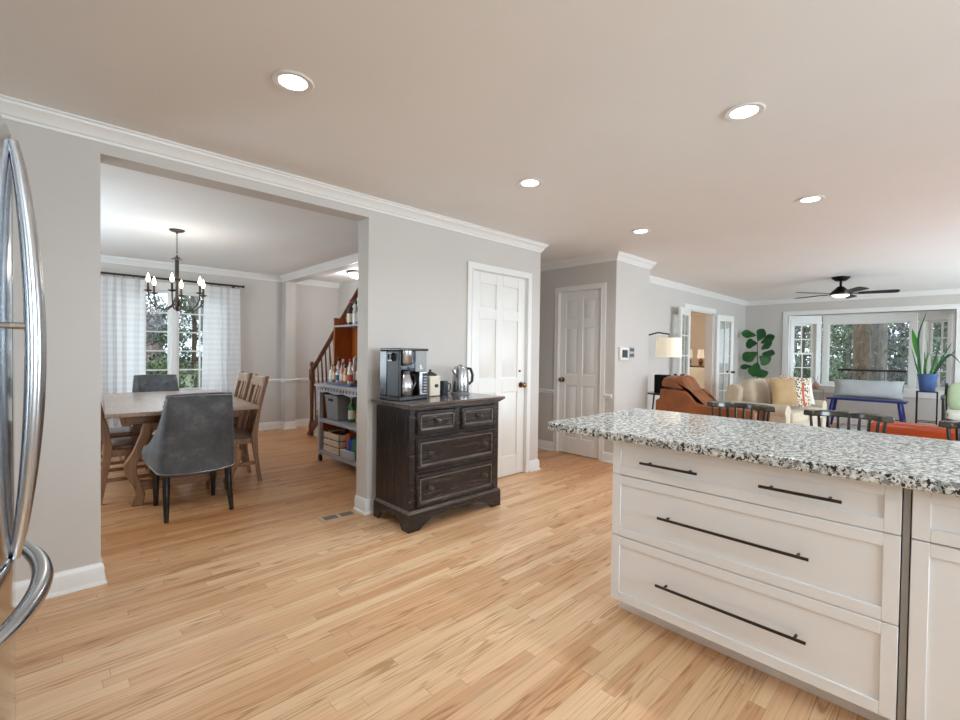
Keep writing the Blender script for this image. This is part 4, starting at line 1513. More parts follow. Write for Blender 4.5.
# slanted stringer with a curled foot
sl = RISE / RUN
bm = B()
top_ = [(-RUN * NS, RISE * NS + 0.06), (-0.1, 0.1 * sl + 0.10), (0.0, 0.075), (0.05, 0.03), (0.06, 0.0)]
bot_ = [(0.03, 0.0), (0.015, 0.02), (-0.02, 0.02), (-0.14, 0.10), (-RUN * NS, RISE * NS - 0.16)]
prism(bm, top_ + bot_, 'x', -0.022, 0.010)
obj('stringer', bm, M['stairwood'], s, bevel=0.003)
bm = B()
lathe(bm, [(0.042, 0.0), (0.042, 0.16), (0.030, 0.20), (0.024, 0.30), (0.028, 0.55), (0.034, 0.74), (0.026, 0.80), (0.043, 0.84), (0.043, 0.97), (0.026, 1.0), (0.022, 1.02), (0.034, 1.045), (0.034, 1.07), (0.018, 1.095), (0.0, 1.10)], 20, (0.0, -0.06, 0))
obj('newel_post', bm, M['stairwood'], s)
bm = B()
def rail_z(y):
    return 0.955 + (-y - 0.06) * sl
pts = [(0, -0.08, rail_z(-0.08)), (0, -0.5, rail_z(-0.5)), (0, -1.2, rail_z(-1.2)), (0, -1.78, rail_z(-1.78))]
tube(bm, pts, 0.033, 10, flat=0.8)
obj('handrail', bm, M['stairwood'], s)
for k_ in range(7):
    for q in (0.3, 0.8):
        y = -RUN * (k_ + q) - 0.05
        if rail_z(y) > 2.25:
            continue
        bm = B()
        z0 = RISE * (k_ + 1)
        z1 = rail_z(y)
        tube(bm, [(0.03, y, z0), (0.03, y, z0 + 0.2), (0.02, y, (z0 + z1) / 2 + 0.1), (0.0, y, z1)], [0.014, 0.010, 0.014, 0.009], 8)
        obj('baluster', bm, M['stairwood'], s)

# ------------------------------------------------------------------ bar cart with hutch
b = thing('bar_cart', 'grey washed rolling bar cart with an orange wood hutch full of bottles', 'bar cart', (2.52, 4.52, 0))
x0, x1, y0, y1 = -0.21, 0.21, -0.56, 0.56
for x in (x0 + 0.02, x1 - 0.02):
    for y in (y0 + 0.02, y1 - 0.02):
        bm = boxes((x - 0.022, y - 0.022, 0.075, x + 0.022, y + 0.022, 0.858))
        obj('leg', bm, M['cartgrey'], b, bevel=0.003)
        bm = B()
        lathe(bm, [(0.0, -0.014), (0.030, -0.014), (0.033, -0.008), (0.033, 0.008), (0.030, 0.014), (0.0, 0.014)], 18, (x, y, 0.033), axis='x')
        box(bm, x - 0.018, y - 0.01, 0.055, x + 0.018, y + 0.01, 0.076)
        obj('caster', bm, M['black'], b)
obj('worktop', boxes((x0 - 0.03, y0 - 0.04, 0.858, x1, y1 + 0.04, 0.886)), M['cartgrey'], b, bevel=0.004)
obj('middle_shelf', boxes((x0 + 0.001, y0, 0.455, x1 - 0.001, y1, 0.49)), M['cartgrey'], b, bevel=0.003)
obj('bottom_shelf', boxes((x0 + 0.001, y0, 0.095, x1 - 0.001, y1, 0.135)), M['cartgrey'], b, bevel=0.003)
for y in (y0 + 0.005, y1 - 0.025):
    obj('side_panel', boxes((x0 + 0.045, y, 0.136, x1 - 0.045, y + 0.018, 0.857)), M['cartwood'], b)
bm = B()
nseg = 60
bottom = []
for i in range(nseg + 1):
    q = i / nseg
    bottom.append((y0 + 0.045 + (y1 - y0 - 0.09) * q, 0.795 - 0.008 * math.cos(q * 2 * PI * 3)))
prism(bm, [(y1 - 0.045, 0.857), (y0 + 0.045, 0.857)] + bottom, 'x', x0 + 0.004, x0 + 0.022)
ap = obj('apron', bm, M['cartgrey'], b, bevel=0.002)
bm = B()
for i in range(7):
    y = y1 - 0.14 - i * 0.14
    for sgn in (-1, 1):
        tube(bm, [(x0 + 0.003, y + sgn * (0.012 + 0.026 * math.sin(a)), 0.832 - 0.018 * math.cos(a) * 1.0) for a in [PI * q / 8 for q in range(1, 8)]], [0.002, 0.003, 0.004, 0.005, 0.004, 0.003, 0.002], 6)
obj('cutouts', bm, M['dark'], ap)
hx0 = -0.03
for y in (y0 + 0.0, y1 - 0.02):
    obj('hutch_side', boxes((hx0, y, 0.886, x1 - 0.012, y + 0.02, 1.645)), M['cartwood'], b, bevel=0.002)
obj('hutch_back', boxes((x1 - 0.012, y0, 0.886, x1, y1, 1.645)), M['cartwood'], b)
obj('hutch_shelf', boxes((hx0 - 0.005, y0 + 0.02, 1.535, x1 - 0.012, y1 - 0.02, 1.555)), M['cartgrey'], b, bevel=0.002)

BM = {}
def bmat(c, glass=False):
    k_ = ('b%d_%d_%d' % c)
    if k_ not in BM:
        BM[k_] = mat('bottle_colour', c, 0.12, var=0.04, coat=0.5)
    return BM[k_]
def bottle(label, x, y, z, r, h, col, lab=None, cap=(30, 28, 28), neck=0.34, group='bottles on the bar cart'):
    t = thing('bottle', label, 'bottle', (2.52 + x, 4.52 + y, z), 0, group)
    bm = B()
    sh = h * 0.58
    lathe(bm, [(0.0, 0.0), (r * 0.95, 0.0), (r, 0.006), (r, sh), (r * 0.85, sh + h * 0.06), (r * neck, sh + h * 0.17), (r * neck, h * 0.93), (0.0, h * 0.93)], 16)
    obj('body', bm, bmat(col), t)
    if lab:
        bm = B()
        lathe(bm, [(r + 0.0008, h * 0.13), (r + 0.0012, h * 0.13), (r + 0.0012, h * 0.46), (r + 0.0008, h * 0.46)], 16)
        obj('paper_label', bm, bmat(lab), t)
    bm = B()
    lathe(bm, [(r * neck + 0.002, h * 0.86), (r * neck + 0.003, h * 0.87), (r * neck + 0.003, h), (0.0, h + 0.001)], 12)
    obj('cap', bm, bmat(cap), t)
    return t
WZ = 0.8868
# front row on the blue tray side, from the far end of the cart to the near end
rows = [
    ('amber flask bottle at the far left end of the cart worktop', -0.02, 0.475, .040, .20, (110, 66, 24), None, (40, 30, 24)),
    ('rose tinted bottle with white label, second from the left on the worktop', -0.055, 0.375, .036, .27, (196, 150, 130), (240, 232, 220), (40, 34, 32)),
    ('pale blue glass bottle on the worktop left of the silver shaker', -0.05, 0.275, .034, .255, (178, 200, 210), (226, 234, 238), (220, 220, 224)),
    ('short clear bottle with a beige label in the front of the worktop', -0.07, 0.185, .036, .20, (206, 208, 204), (220, 204, 176), (120, 110, 100)),
    ('white bottle with tall slim neck in the front of the worktop', -0.055, 0.10, .032, .26, (232, 228, 222), (246, 240, 236), (200, 60, 50)),
    ('pink label bottle standing at the front, nearest the wall edge', -0.055, 0.02, .033, .27, (210, 176, 168), (238, 214, 206), (230, 226, 224)),
    ('dark red wine bottle with cream label at the near end of the worktop', -0.05, -0.08, .037, .28, (72, 20, 24), (226, 214, 190), (120, 24, 28)),
    ('gold tinted bottle with dark cap in the back row of the worktop', 0.085, 0.385, .036, .29, (186, 140, 60), (220, 200, 150), (34, 30, 28)),
    ('tall green bottle in the back row below the copper shaker', 0.10, 0.165, .034, .33, (40, 78, 40), (220, 206, 150), (60, 50, 40)),
    ('clear spirit bottle with red label in the back row of the worktop', 0.085, 0.245, .034, .31, (200, 204, 206), (178, 44, 40), (180, 180, 182)),
    ('brown whisky bottle with black label in the back row near the wall edge', 0.10, -0.0, .036, .30, (122, 70, 26), (40, 36, 34), (30, 28, 26)),
    ('olive green bottle with yellow label at the near end back row', 0.10, -0.08, .037, .31, (70, 84, 34), (216, 190, 90), (150, 120, 50))]
rows += [
    ('small white flask bottle at the front edge of the tray, far end', -0.125, 0.40, .029, .19, (226, 222, 214), (240, 236, 228), (170, 150, 120)),
    ('small amber bottle at the front edge of the tray, second from the far end', -0.13, 0.315, .029, .21, (160, 96, 40), (230, 210, 170), (30, 28, 26)),
    ('small clear bottle with blue label at the front edge of the tray', -0.13, 0.235, .029, .18, (204, 210, 212), (80, 110, 160), (200, 200, 204)),
    ('small rosy bottle at the front edge of the tray, middle', -0.13, 0.145, .029, .22, (202, 150, 140), (242, 230, 220), (180, 60, 50)),
    ('small honey coloured bottle at the front edge of the tray, near end', -0.13, 0.06, .029, .19, (190, 140, 70), (240, 226, 190), (40, 36, 32)),
    ('small white capped bottle at the front of the tray by the wall edge', -0.13, -0.03, .029, .21, (220, 214, 206), (210, 90, 70), (240, 240, 240))]
for lb, x, y, r_, h_, c_, la, cp in rows:
    bottle(lb, x, y, WZ if x > 0 or y > 0.45 else WZ + 0.0295, r_, h_, c_, la, cp)
tag(obj('tray', boxes((2.345, 4.40, WZ, 2.52, 4.955, WZ + 0.028)), mat('slate_blue_tray', (92, 112, 142), 0.3), bevel=0.006), 'slate blue tray under the front bottles on the bar cart', 'tray')
k = thing('cocktail_shaker', 'silver cocktail shaker in the back row between the bar cart bottles', 'shaker', (2.66, 4.83, WZ))
bm = B()
lathe(bm, [(0.0, 0.0), (0.030, 0.0), (0.036, 0.17), (0.036, 0.18), (0.0, 0.18)], 18)
obj('cup', bm, M['steel'], k)
bm = B()
lathe(bm, [(0.036, 0.18), (0.034, 0.20), (0.024, 0.225), (0.038, 0.31), (0.0, 0.31)], 18)
obj('cap', bm, M['steel'], k)
k = thing('copper_decanter', 'copper topped decanter standing high under the hutch shelf', 'decanter', (2.655, 4.605, WZ))
copper = mat('polished_copper', (200, 124, 80), 0.2, 1.0)
bm = B()
lathe(bm, [(0.0, 0.0), (0.042, 0.0), (0.045, 0.02), (0.045, 0.30), (0.020, 0.38), (0.018, 0.44), (0.0, 0.44)], 18)
obj('body', bm, bmat((64, 76, 40)), k)
bm = B()
lathe(bm, [(0.018, 0.44), (0.05, 0.46), (0.062, 0.50), (0.055, 0.535), (0.0, 0.55)], 20)
obj('dome_cap', bm, copper, k)
SZ = 1.5558
bottle('dark bottle with red capsule and cream label on the hutch top shelf, leftmost', 0.10, 0.40, SZ, .043, .30, (44, 36, 28), (224, 208, 180), (186, 34, 36))
bottle('clear bottle with white label second on the hutch top shelf', 0.10, 0.28, SZ, .036, .28, (196, 200, 200), (226, 226, 226), (60, 60, 64))
bottle('slim dark bottle third on the hutch top shelf', 0.10, 0.19, SZ, .034, .32, (50, 50, 44), (200, 180, 150), (70, 30, 28))
bottle('pale bottle nearest the wall edge on the hutch top shelf', 0.10, 0.08, SZ, .036, .27, (190, 180, 160), (230, 220, 200), (40, 40, 40))
MZ = 0.4908
bottle('green bottle with white label beside the grey bin on the middle shelf', -0.07, 0.04, MZ, .038, .29, (52, 120, 44), (232, 232, 214), (214, 220, 214), group='bottles on the middle shelf')
bottle('yellow green bottle on the middle shelf, second from the grey bin', 0.01, -0.03, MZ, .037, .28, (150, 150, 40), (226, 206, 100), (40, 60, 36), group='bottles on the middle shelf')
bottle('square shouldered amber bottle with tan label on the middle shelf', -0.07, -0.145, MZ, .043, .27, (176, 120, 50), (222, 180, 110), (40, 30, 26), neck=0.45, group='bottles on the middle shelf')
bottle('dark bottle at the back of the middle shelf near the wall edge', 0.05, -0.13, MZ, .036, .30, (40, 44, 36), (180, 60, 50), (30, 30, 30), group='bottles on the middle shelf')
k = thing('storage_bin', 'grey storage bin with handle slots on the middle shelf of the cart', 'bin', (2.50, 4.83, MZ))
bm = B()
vs = box(bm, -0.16, -0.15, 0, 0.13, 0.15, 0.275)
for v in vs:
    if v.co.z < 0.1:
        v.co.x *= 0.88
        v.co.y *= 0.86
obj('body', bm, M['bin'], k, bevel=0.012, seg=3)
obj('rim', boxes((-0.168, -0.158, 0.262, 0.138, 0.158, 0.28)), M['bin'], k, bevel=0.005)
obj('handle_slot', boxes((-0.166, -0.05, 0.215, -0.155, 0.05, 0.238), (-0.06, 0.147, 0.215, 0.03, 0.154, 0.238)), M['dark'], k)
k = thing('slatted_crate', 'pale wooden slatted crate on the bottom shelf of the bar cart', 'crate', (2.47, 4.775, 0.1358))
for z in (0.012, 0.085, 0.158):
    obj('slat', boxes((-0.15, -0.19, z, -0.138, 0.19, z + 0.062), (0.138, -0.19, z, 0.15, 0.19, z + 0.062), (-0.15, 0.178, z, 0.15, 0.19, z + 0.062), (-0.15, -0.19, z, 0.15, -0.178, z + 0.062)), M['crate'], k, bevel=0.002)
obj('corner_post', boxes((-0.138, 0.15, 0, -0.115, 0.178, 0.225), (0.115, 0.15, 0, 0.138, 0.178, 0.225), (-0.138, -0.178, 0, -0.115, -0.15, 0.225), (0.115, -0.178, 0, 0.138, -0.15, 0.225)), M['oak'], k)
obj('base', boxes((-0.138, -0.178, 0.001, 0.138, 0.178, 0.01)), M['crate'], k)
for i, (lb, dx, dy, c_, s_) in enumerate((('dark red packet lying in the top of the slatted crate', -0.03, 0.09, (120, 30, 28), (0.07, 0.065, 0.10)),
                                          ('dark brown packet in the slatted crate beside the red one', -0.03, -0.06, (52, 38, 32), (0.075, 0.06, 0.105)))):
    bm = B()
    puff(bm, (2.47 + dx, 4.775 + dy, 0.1475 + s_[2]), s_, 6, 6)
    tag(obj('packet', bm, bmat(c_)), lb, 'packet', 'packets on the bottom shelf')
for lb, dx, dy, c_, s_ in (('orange packet on the bottom shelf beside the slatted crate', 0.0, 0.0, (206, 96, 30), (0.07, 0.05, 0.125)),
                           ('bright blue packet on the bottom shelf right of the crate', -0.05, -0.10, (30, 80, 190), (0.055, 0.04, 0.105)),
                           ('teal green carton on the bottom shelf by the wall edge', -0.05, -0.21, (40, 130, 110), (0.06, 0.055, 0.11))):
    bm = B()
    puff(bm, (2.45 + dx, 4.52 + dy, 0.1362 + s_[2]), s_, 8, 6)
    tag(obj('packet', bm, bmat(c_)), lb, 'packet', 'packets on the bottom shelf')
tag(obj('clear_tub', boxes((2.312, 4.26, 0.1362, 2.338, 4.555, 0.225)), mat('frosted_grey_tub', (186, 192, 200), 0.35, var=0.03), bevel=0.01), 'frosted grey plastic tub at the front of the bottom shelf', 'tub')

# flush ceiling light in the foyer
t = thing('flush_ceiling_light', 'small dark rimmed flush ceiling light in the foyer above the stairs', 'ceiling light', (3.42, 6.25, CZ))
bm = B()
lathe(bm, [(0.0, 0.0), (0.15, 0.0), (0.15, -0.02), (0.13, -0.03), (0.0, -0.03)], 28)
obj('rim', bm, M['bronze'], t)
bm = B()
lathe(bm, [(0.128, -0.028), (0.125, -0.05), (0.09, -0.085), (0.03, -0.10), (0.0, -0.102)], 28)
obj('glass_bowl', bm, M['fanlight'], t)
l = bpy.data.lights.new('foyer_lamp', 'POINT')
l.energy = 20
l.shadow_soft_size = 0.1
l.color = (0.97, 0.97, 1.0)
lo = bpy.data.objects.new('foyer_lamp', l)
COL.objects.link(lo)
lo.parent = t
lo.location = (0, 0, -0.22)
# ------------------------------------------------------------------ family room
tag(obj('area_rug', boxes((6.7, -1.6, 0.0005, 10.75, 1.50, 0.014)), M['rug'], bevel=0.004), 'large pale rug under the blue bench and the orange leather sofa', 'rug')

# cognac leather armchair, side on to the kitchen, facing -y
t = thing('leather_armchair', 'brown leather armchair with a thick draped back cushion, left behind the island', 'armchair', (5.92, 2.0, 0))
def lay(bm, poly, a, b):
    return prism(bm, poly, 'x', a, b)
SP = [(0.66, 0.06), (0.66, 0.70), (0.61, 0.72), (0.60, 0.845), (0.29, 0.835), (0.24, 0.80), (0.14, 0.685), (-0.40, 0.675), (-0.46, 0.64), (-0.46, 0.06)]
for a, b in ((-0.32, -0.17), (0.17, 0.32)):
    bm = B()
    lay(bm, SP, a, b)
    obj('side_panel', bm, M['leather'], t, bevel=0.02, seg=3)
bm = B()
lay(bm, [(0.66, 0.06), (0.66, 0.72), (0.45, 0.72), (0.42, 0.28), (-0.44, 0.28), (-0.44, 0.06)], -0.17, 0.17)
obj('frame', bm, M['leather'], t, bevel=0.02)
bm = B()
puff(bm, (0, -0.04, 0.37), (0.165, 0.42, 0.10), 6, 10)
obj('seat_cushion', bm, M['leather'], t)
bm = B()
prof_ = [(0.605, 0.86), (0.615, 0.93), (0.585, 0.985), (0.52, 1.0), (0.45, 0.995), (0.39, 1.01), (0.33, 0.985), (0.28, 0.90), (0.23, 0.80), (0.16, 0.69), (0.10, 0.685), (0.15, 0.72), (0.24, 0.83), (0.30, 0.85)]
nx_ = 10
rows = []
for i in range(nx_ + 1):
    q = -1 + 2 * i / nx_
    k_ = 1 - 0.10 * abs(q) ** 4
    cy_, cz_ = 0.36, 0.86
    rows.append([bm.verts.new((-0.30 + 0.42 * (i / nx_), cy_ + (y - cy_) * k_ + 0.006 * math.sin(5 * q + 9 * z), cz_ + (z - cz_) * (1 - 0.16 * abs(q) ** 3) + 0.010 * math.sin(7 * q + 14 * y))) for y, z in prof_])
for a, b in zip(rows, rows[1:]):
    for j in range(len(prof_)):
        bm.faces.new((a[j], a[(j + 1) % len(prof_)], b[(j + 1) % len(prof_)], b[j]))
bm.faces.new(rows[0])
bm.faces.new(rows[-1][::-1])
bc = obj('back_cushion', bm, M['leather'], t, bevel=0.02, seg=3, angle=70)
for x in (-0.27, 0.27):
    for y in (-0.40, 0.60):
        bm = B()
        cyl(bm, (x, y, 0), (x, y, 0.07), 0.02, 0.03, 10)
        obj('leg', bm, M['stoolwood'], t)

# orange leather sofa seen from behind, facing +x
t = thing('leather_sofa', 'orange leather sofa seen from behind at the right edge, below the plant stand', 'sofa', (5.45, -0.555, 0))
obj('back', boxes((-0.45, -1.08, 0.10, -0.22, 1.08, 0.735)), M['orange'], t, bevel=0.04, seg=4)
obj('base', boxes((-0.22, -0.92, 0.10, 0.46, 0.92, 0.30)), M['orange'], t, bevel=0.02)
for a, b in ((-1.08, -0.90), (0.90, 1.08)):
    obj('arm', boxes((-0.21, a, 0.10, 0.46, b, 0.58)), M['orange'], t, bevel=0.04, seg=4)
for y in (-0.455, 0.455):
    bm = B()
    puff(bm, (0.13, y, 0.38), (0.34, 0.44, 0.085), 7, 8)
    obj('seat_cushion', bm, M['orange'], t)
for x in (-0.40, 0.40):
    for y in (-1.0, 1.0):
        bm = B()
        cyl(bm, (x, y, 0), (x, y, 0.11), 0.018, 0.026, 10)
        obj('leg', bm, M['stoolwood'], t)

# cream rolled arm sofa facing -y, a little towards the kitchen
SR = math.radians(-8)
SX, SY = 8.52, 2.05
t = thing('cream_sofa', 'cream upholstered rolled arm sofa heaped with pillows by the french doors', 'sofa', (SX, SY, 0), SR)
obj('base', boxes((-0.60, -0.40, 0.07, 0.60, 0.40, 0.30)), M['cream'], t, bevel=0.02)
bm = B()
prism(bm, [(0.30, 0.08), (0.22, 0.74), (0.26, 0.80), (0.36, 0.82), (0.44, 0.78), (0.46, 0.64), (0.45, 0.08)], 'x', -0.70, 0.70)
obj('back', bm, M['cream'], t, bevel=0.03, seg=3, angle=50)
for s in (-1, 1):
    bm = B()
    P = [(s * 0.62, 0.07), (s * 0.62, 0.44)]
    for i in range(13):
        a = math.radians(200 - 260 * i / 12)
        P.append((s * (0.70 + 0.095 * math.cos(PI - a) * -1), 0.465 + 0.095 * math.sin(a)))
    P += [(s * 0.765, 0.40), (s * 0.765, 0.07)]
    prism(bm, P, 'y', -0.44, 0.34)
    obj('arm', bm, M['cream'], t, bevel=0.015, seg=2, angle=50)
for s in (-0.305, 0.305):
    bm = B()
    puff(bm, (s, -0.11, 0.375), (0.30, 0.38, 0.09), 7, 9)
    obj('seat_cushion', bm, M['cream'], t)
    bm = B()
    puff(bm, (s, 0.17, 0.68), (0.295, 0.12, 0.225), 4, 9, Matrix.Rotation(math.radians(-12), 3, 'X'))
    obj('back_cushion', bm, M['cream'], t)
for x in (-0.66, 0.66):
    for y in (-0.38, 0.38):
        bm = B()
        cyl(bm, (x, y, 0), (x, y, 0.08), 0.018, 0.026, 10)
        obj('leg', bm, M['stoolwood'], t)
def throw(label, lx, ly, z, w_, h_, th, mt, rz=-37, lean=-14, roll=0, group='throw pillows on the cream sofa', trimmed=False):
    c_, s_ = math.cos(SR), math.sin(SR)
    loc = (SX + lx * c_ - ly * s_, SY + lx * s_ + ly * c_, z)
    mtx = Matrix.Rotation(math.radians(lean), 4, 'X') @ Matrix.Rotation(math.radians(roll), 4, 'Y')
    t = thing('throw_pillow', label, 'pillow', loc, math.radians(rz), group)
    bm = B()
    sheet_pillow(bm, w_, h_, th, 12, mtx)
    obj('cover', bm, mt, t, angle=70)
    if trimmed:
        bm = B()
        for i in range(24):
            zz = -h_ / 2 * 0.93 + h_ * 0.93 * i / 23
            p = mtx @ Vector((-w_ / 2 * 0.97, 0, zz))
            bmesh.ops.create_icosphere(bm, subdivisions=1, radius=0.016, matrix=Matrix.Translation(p))
        obj('tassel_edge', bm, M['redtrim'], t)
    return t
throw('plain tan velvet pillow leaning at the near end of the cream sofa', -0.405, -0.27, 0.735, 0.42, 0.42, 0.10, M['tan'], -38)
throw('narrow looking dotted pillow tucked beside the plain tan pillow', -0.22, -0.24, 0.705, 0.42, 0.42, 0.09, M['pattern'], -60)
throw('rust orange pillow between the two dotted pillows', -0.10, -0.25, 0.69, 0.38, 0.38, 0.08, M['rust'], -60)
throw('largest dotted pattern pillow in the middle of the sofa', 0.17, -0.21, 0.73, 0.48, 0.46, 0.13, M['pattern'], -44, -15, 8)
throw('pale pillow with a dark red tasselled edge at the far end of the sofa', 0.42, -0.18, 0.71, 0.44, 0.44, 0.13, M['ivory'], -44, -15, 0, trimmed=True)

# fiddle leaf fig in the corner
FXP, FYP = 10.82, 2.98
t = thing('fiddle_leaf_fig', 'fiddle leaf fig with big dark green leaves in the corner behind the sofa', 'plant', (FXP, FYP, 0))
bm = B()
lathe(bm, [(0.0, 0.0), (0.11, 0.0), (0.14, 0.30), (0.145, 0.31), (0.13, 0.31), (0.125, 0.27), (0.0, 0.27)], 24)
pt_ = obj('pot', bm, M['white'], t)
bm = B()
lathe(bm, [(0.0, 0.25), (0.125, 0.262), (0.12, 0.275), (0.0, 0.28)], 20)
obj('soil', bm, M['soil'], pt_)
bm = B()
tube(bm, [(0, 0, 0.26), (0.02, -0.02, 0.6), (0.0, -0.04, 1.0), (-0.02, -0.03, 1.4), (0.0, -0.02, 1.72)], [0.016, 0.014, 0.012, 0.009, 0.006], 8)
obj('stem', bm, M['stem'], t)
def fig_leaf(base, tip, wdt, nrm, droop=0.05):
    """an obovate fiddle leaf, cupped, from base to tip"""
    base, tip = Vector(base), Vector(tip)
    d = tip - base
    L_ = d.length
    d.normalize()
    nrm = Vector(nrm)
    nrm = (nrm - d * nrm.dot(d)).normalized()
    sd = d.cross(nrm)
    bm = B()
    n, m_ = 12, 6
    rows = []
    for i in range(n + 1):
        q = i / n
        wq = wdt / 2 * max(0.0, (math.sin(PI * min(1, q ** 1.35)) ** 0.65)) * (0.80 + 0.35 * q) * (1 - 0.16 * math.exp(-((q - 0.36) / 0.12) ** 2))
        c0 = base + d * (L_ * q) - nrm * (droop * q * q)
        row = []
        for j in range(-m_ // 2, m_ // 2 + 1):
            v = j / (m_ / 2)
            row.append(bm.verts.new(c0 + sd * (wq * v) + nrm * (0.18 * wq * v * v + 0.006 * math.sin(9 * q) * abs(v))))
        rows.append(row)
    for a, b in zip(rows, rows[1:]):
        for j in range(len(a) - 1):
            bm.faces.new((a[j], a[j + 1], b[j + 1], b[j]))
    bmesh.ops.remove_doubles(bm, verts=bm.verts, dist=1e-5)
    return bm
LV = [((2.855, 1.684), (3.086, 1.744), 0.128), ((2.83, 1.575), (2.707, 1.808), 0.143), ((2.78, 1.52), (2.533, 1.679), 0.128), ((2.845, 1.521), (3.058, 1.522), 0.159),
      ((2.778, 1.394), (2.567, 1.555), 0.121), ((2.825, 1.339), (3.068, 1.188), 0.175), ((2.76, 1.31), (2.51, 1.324), 0.121), ((2.801, 1.266), (2.63, 1.119), 0.165),
      ((2.916, 1.045), (3.159, 1.03), 0.083), ((2.837, 1.138), (2.863, 0.846), 0.175), ((2.795, 0.994), (2.687, 0.836), 0.143)]
rl = random.Random(4)
for (b0, b1), (t0, t1), w_ in LV:
    bx_, tx_ = rl.uniform(-0.05, 0.0), rl.uniform(-0.22, 0.02)
    f_ = FYP / 2.87
    o = obj('leaf', fig_leaf((bx_, (b0 * f_) - FYP, b1), (tx_, max(-0.6, min(0.29, t0 * f_ - FYP)), t1), w_ * 1.45, (-1, -0.15, 0.45), 0.03), M['leafdark'], t, angle=80)
    so = o.modifiers.new('solid', 'SOLIDIFY')
    so.thickness = 0.003

# arc floor lamp
t = thing('floor_lamp', 'arc floor lamp with a lit square cream shade beside the leather armchair', 'lamp', (5.86, 3.08, 0))
bm = B()
lathe(bm, [(0.0, 0.0), (0.14, 0.0), (0.14, 0.025), (0.02, 0.035), (0.0, 0.035)], 28)
obj('base', bm, M['black'], t)
bm = B()
tube(bm, [(0, 0, 0.03), (0, 0, 0.9), (0, 0, 1.25), (0.05, -0.02, 1.43), (0.20, -0.07, 1.53), (0.40, -0.13, 1.575), (0.62, -0.19, 1.56)], 0.011, 10)
obj('arm', bm, M['black'], t)
bm = B()
cyl(bm, (0.62, -0.19, 1.565), (0.62, -0.19, 1.44), 0.006, n=8)
obj('shade_hanger', bm, M['black'], t)
bm = B()
n = 40
SC = (0.62, -0.19)
lathe(bm, [(0.168, 1.235), (0.172, 1.235), (0.166, 1.505), (0.162, 1.505), (0.168, 1.235)], 40, (SC[0], SC[1], 0))
obj('lamp_shade', bm, M['shade'], t)
bm = B()
lathe(bm, [(0.0, 1.30), (0.03, 1.33), (0.032, 1.37), (0.014, 1.43), (0.0, 1.44)], 16, (SC[0], SC[1], 0))
obj('bulb', bm, M['bulb'], t)
# black speaker on a small dark table
t = thing('side_table', 'small dark side table in the corner behind the leather armchair', 'side table', (6.46, 2.985, 0))
bm = B()
lathe(bm, [(0.0, 0.70), (0.20, 0.70), (0.20, 0.72), (0.0, 0.72)], 28)
obj('top', bm, M['stoolwood'], t)
for i in range(3):
    a = 2 * PI * i / 3 + 0.4
    bm = B()
    cyl(bm, (0.10 * math.cos(a), 0.10 * math.sin(a), 0.70), (0.16 * math.cos(a), 0.16 * math.sin(a), 0), 0.012, n=8)
    obj('leg', bm, M['stoolwood'], t)
t = thing('speaker', 'black box speaker on the side table behind the leather armchair', 'speaker', (6.46, 2.965, 0.7212))
obj('cabinet', boxes((-0.07, -0.09, 0, 0.07, 0.09, 0.26)), M['black'], t, bevel=0.006)
obj('grille', boxes((-0.06, -0.094, 0.02, 0.06, -0.0895, 0.24)), mat('speaker_cloth', (34, 32, 32), 0.9), t)

# blue spindle bench
t = thing('spindle_bench', 'cobalt blue bench with a dark spindle back in front of the bay window', 'bench', (10.40, 1.145, 0.0175))
obj('seat', boxes((-0.21, -0.53, 0.495, 0.20, 0.53, 0.53)), M['navy'], t, bevel=0.01)
for sx in (-1, 1):
    for sy in (-1, 1):
        bm = B()
        tube(bm, [(sx * 0.16, sy * 0.44, 0.50), (sx * 0.18, sy * 0.475, 0.25), (sx * 0.20, sy * 0.51, 0.0)], [0.026, 0.028, 0.017], 10)
        obj('leg', bm, M['navy'], t)
bm = B()
for sy in (-1, 1):
    cyl(bm, (-0.18, sy * 0.49, 0.20), (0.18, sy * 0.49, 0.20), 0.010, n=8)
cyl(bm, (0, -0.49, 0.20), (0, 0.49, 0.20), 0.010, n=8)
obj('stretcher', bm, M['navy'], t)
obj('top_rail', boxes((0.235, -0.50, 1.0, 0.262, 0.44, 1.035)), M['stoolwood'], t, bevel=0.006)
for i in range(15):
    y = -0.46 + 0.87 * i / 14
    bm = B()
    tube(bm, [(0.17, y * 0.97, 0.528), (0.21, y, 0.78), (0.248, y * 1.01, 1.002)], [0.007, 0.010, 0.006], 8)
    obj('spindle', bm, M['stoolwood'], t)
t = thing('lumbar_pillow', 'long pale grey lumbar pillow lying along the blue bench', 'pillow', (10.365, 1.13, 0.715))
bm = B()
sheet_pillow(bm, 0.96, 0.33, 0.18, 14, Matrix.Rotation(PI / 2, 4, 'Z') @ Matrix.Rotation(math.radians(14), 4, 'X'))
obj('cover', bm, M['greyfab'], t, angle=70)

# plant stand and strap leaf plant
t = thing('plant_stand', 'tall black metal plant stand with a thin top near the right bay window', 'plant stand', (10.55, 0.39, 0.0175))
bm = B()
box(bm, -0.13, -0.13, 0.692, 0.13, 0.13, 0.704)
obj('top', bm, M['black'], t)
for sx in (-1, 1):
    for sy in (-1, 1):
        obj('leg', boxes((sx * 0.12 - 0.007, sy * 0.12 - 0.007, 0, sx * 0.12 + 0.007, sy * 0.12 + 0.007, 0.692)), M['black'], t)
bm = boxes((-0.113, -0.126, 0.20, 0.113, -0.114, 0.212), (-0.113, 0.114, 0.20, 0.113, 0.126, 0.212), (-0.126, -0.113, 0.20, -0.114, 0.113, 0.212), (0.114, -0.113, 0.20, 0.126, 0.113, 0.212))
obj('shelf_rail', bm, M['black'], t)
t = thing('potted_plant', 'strap leaved plant in a blue ribbed pot on the black stand', 'plant', (10.55, 0.39, 0.723))
bm = B()
n = 36
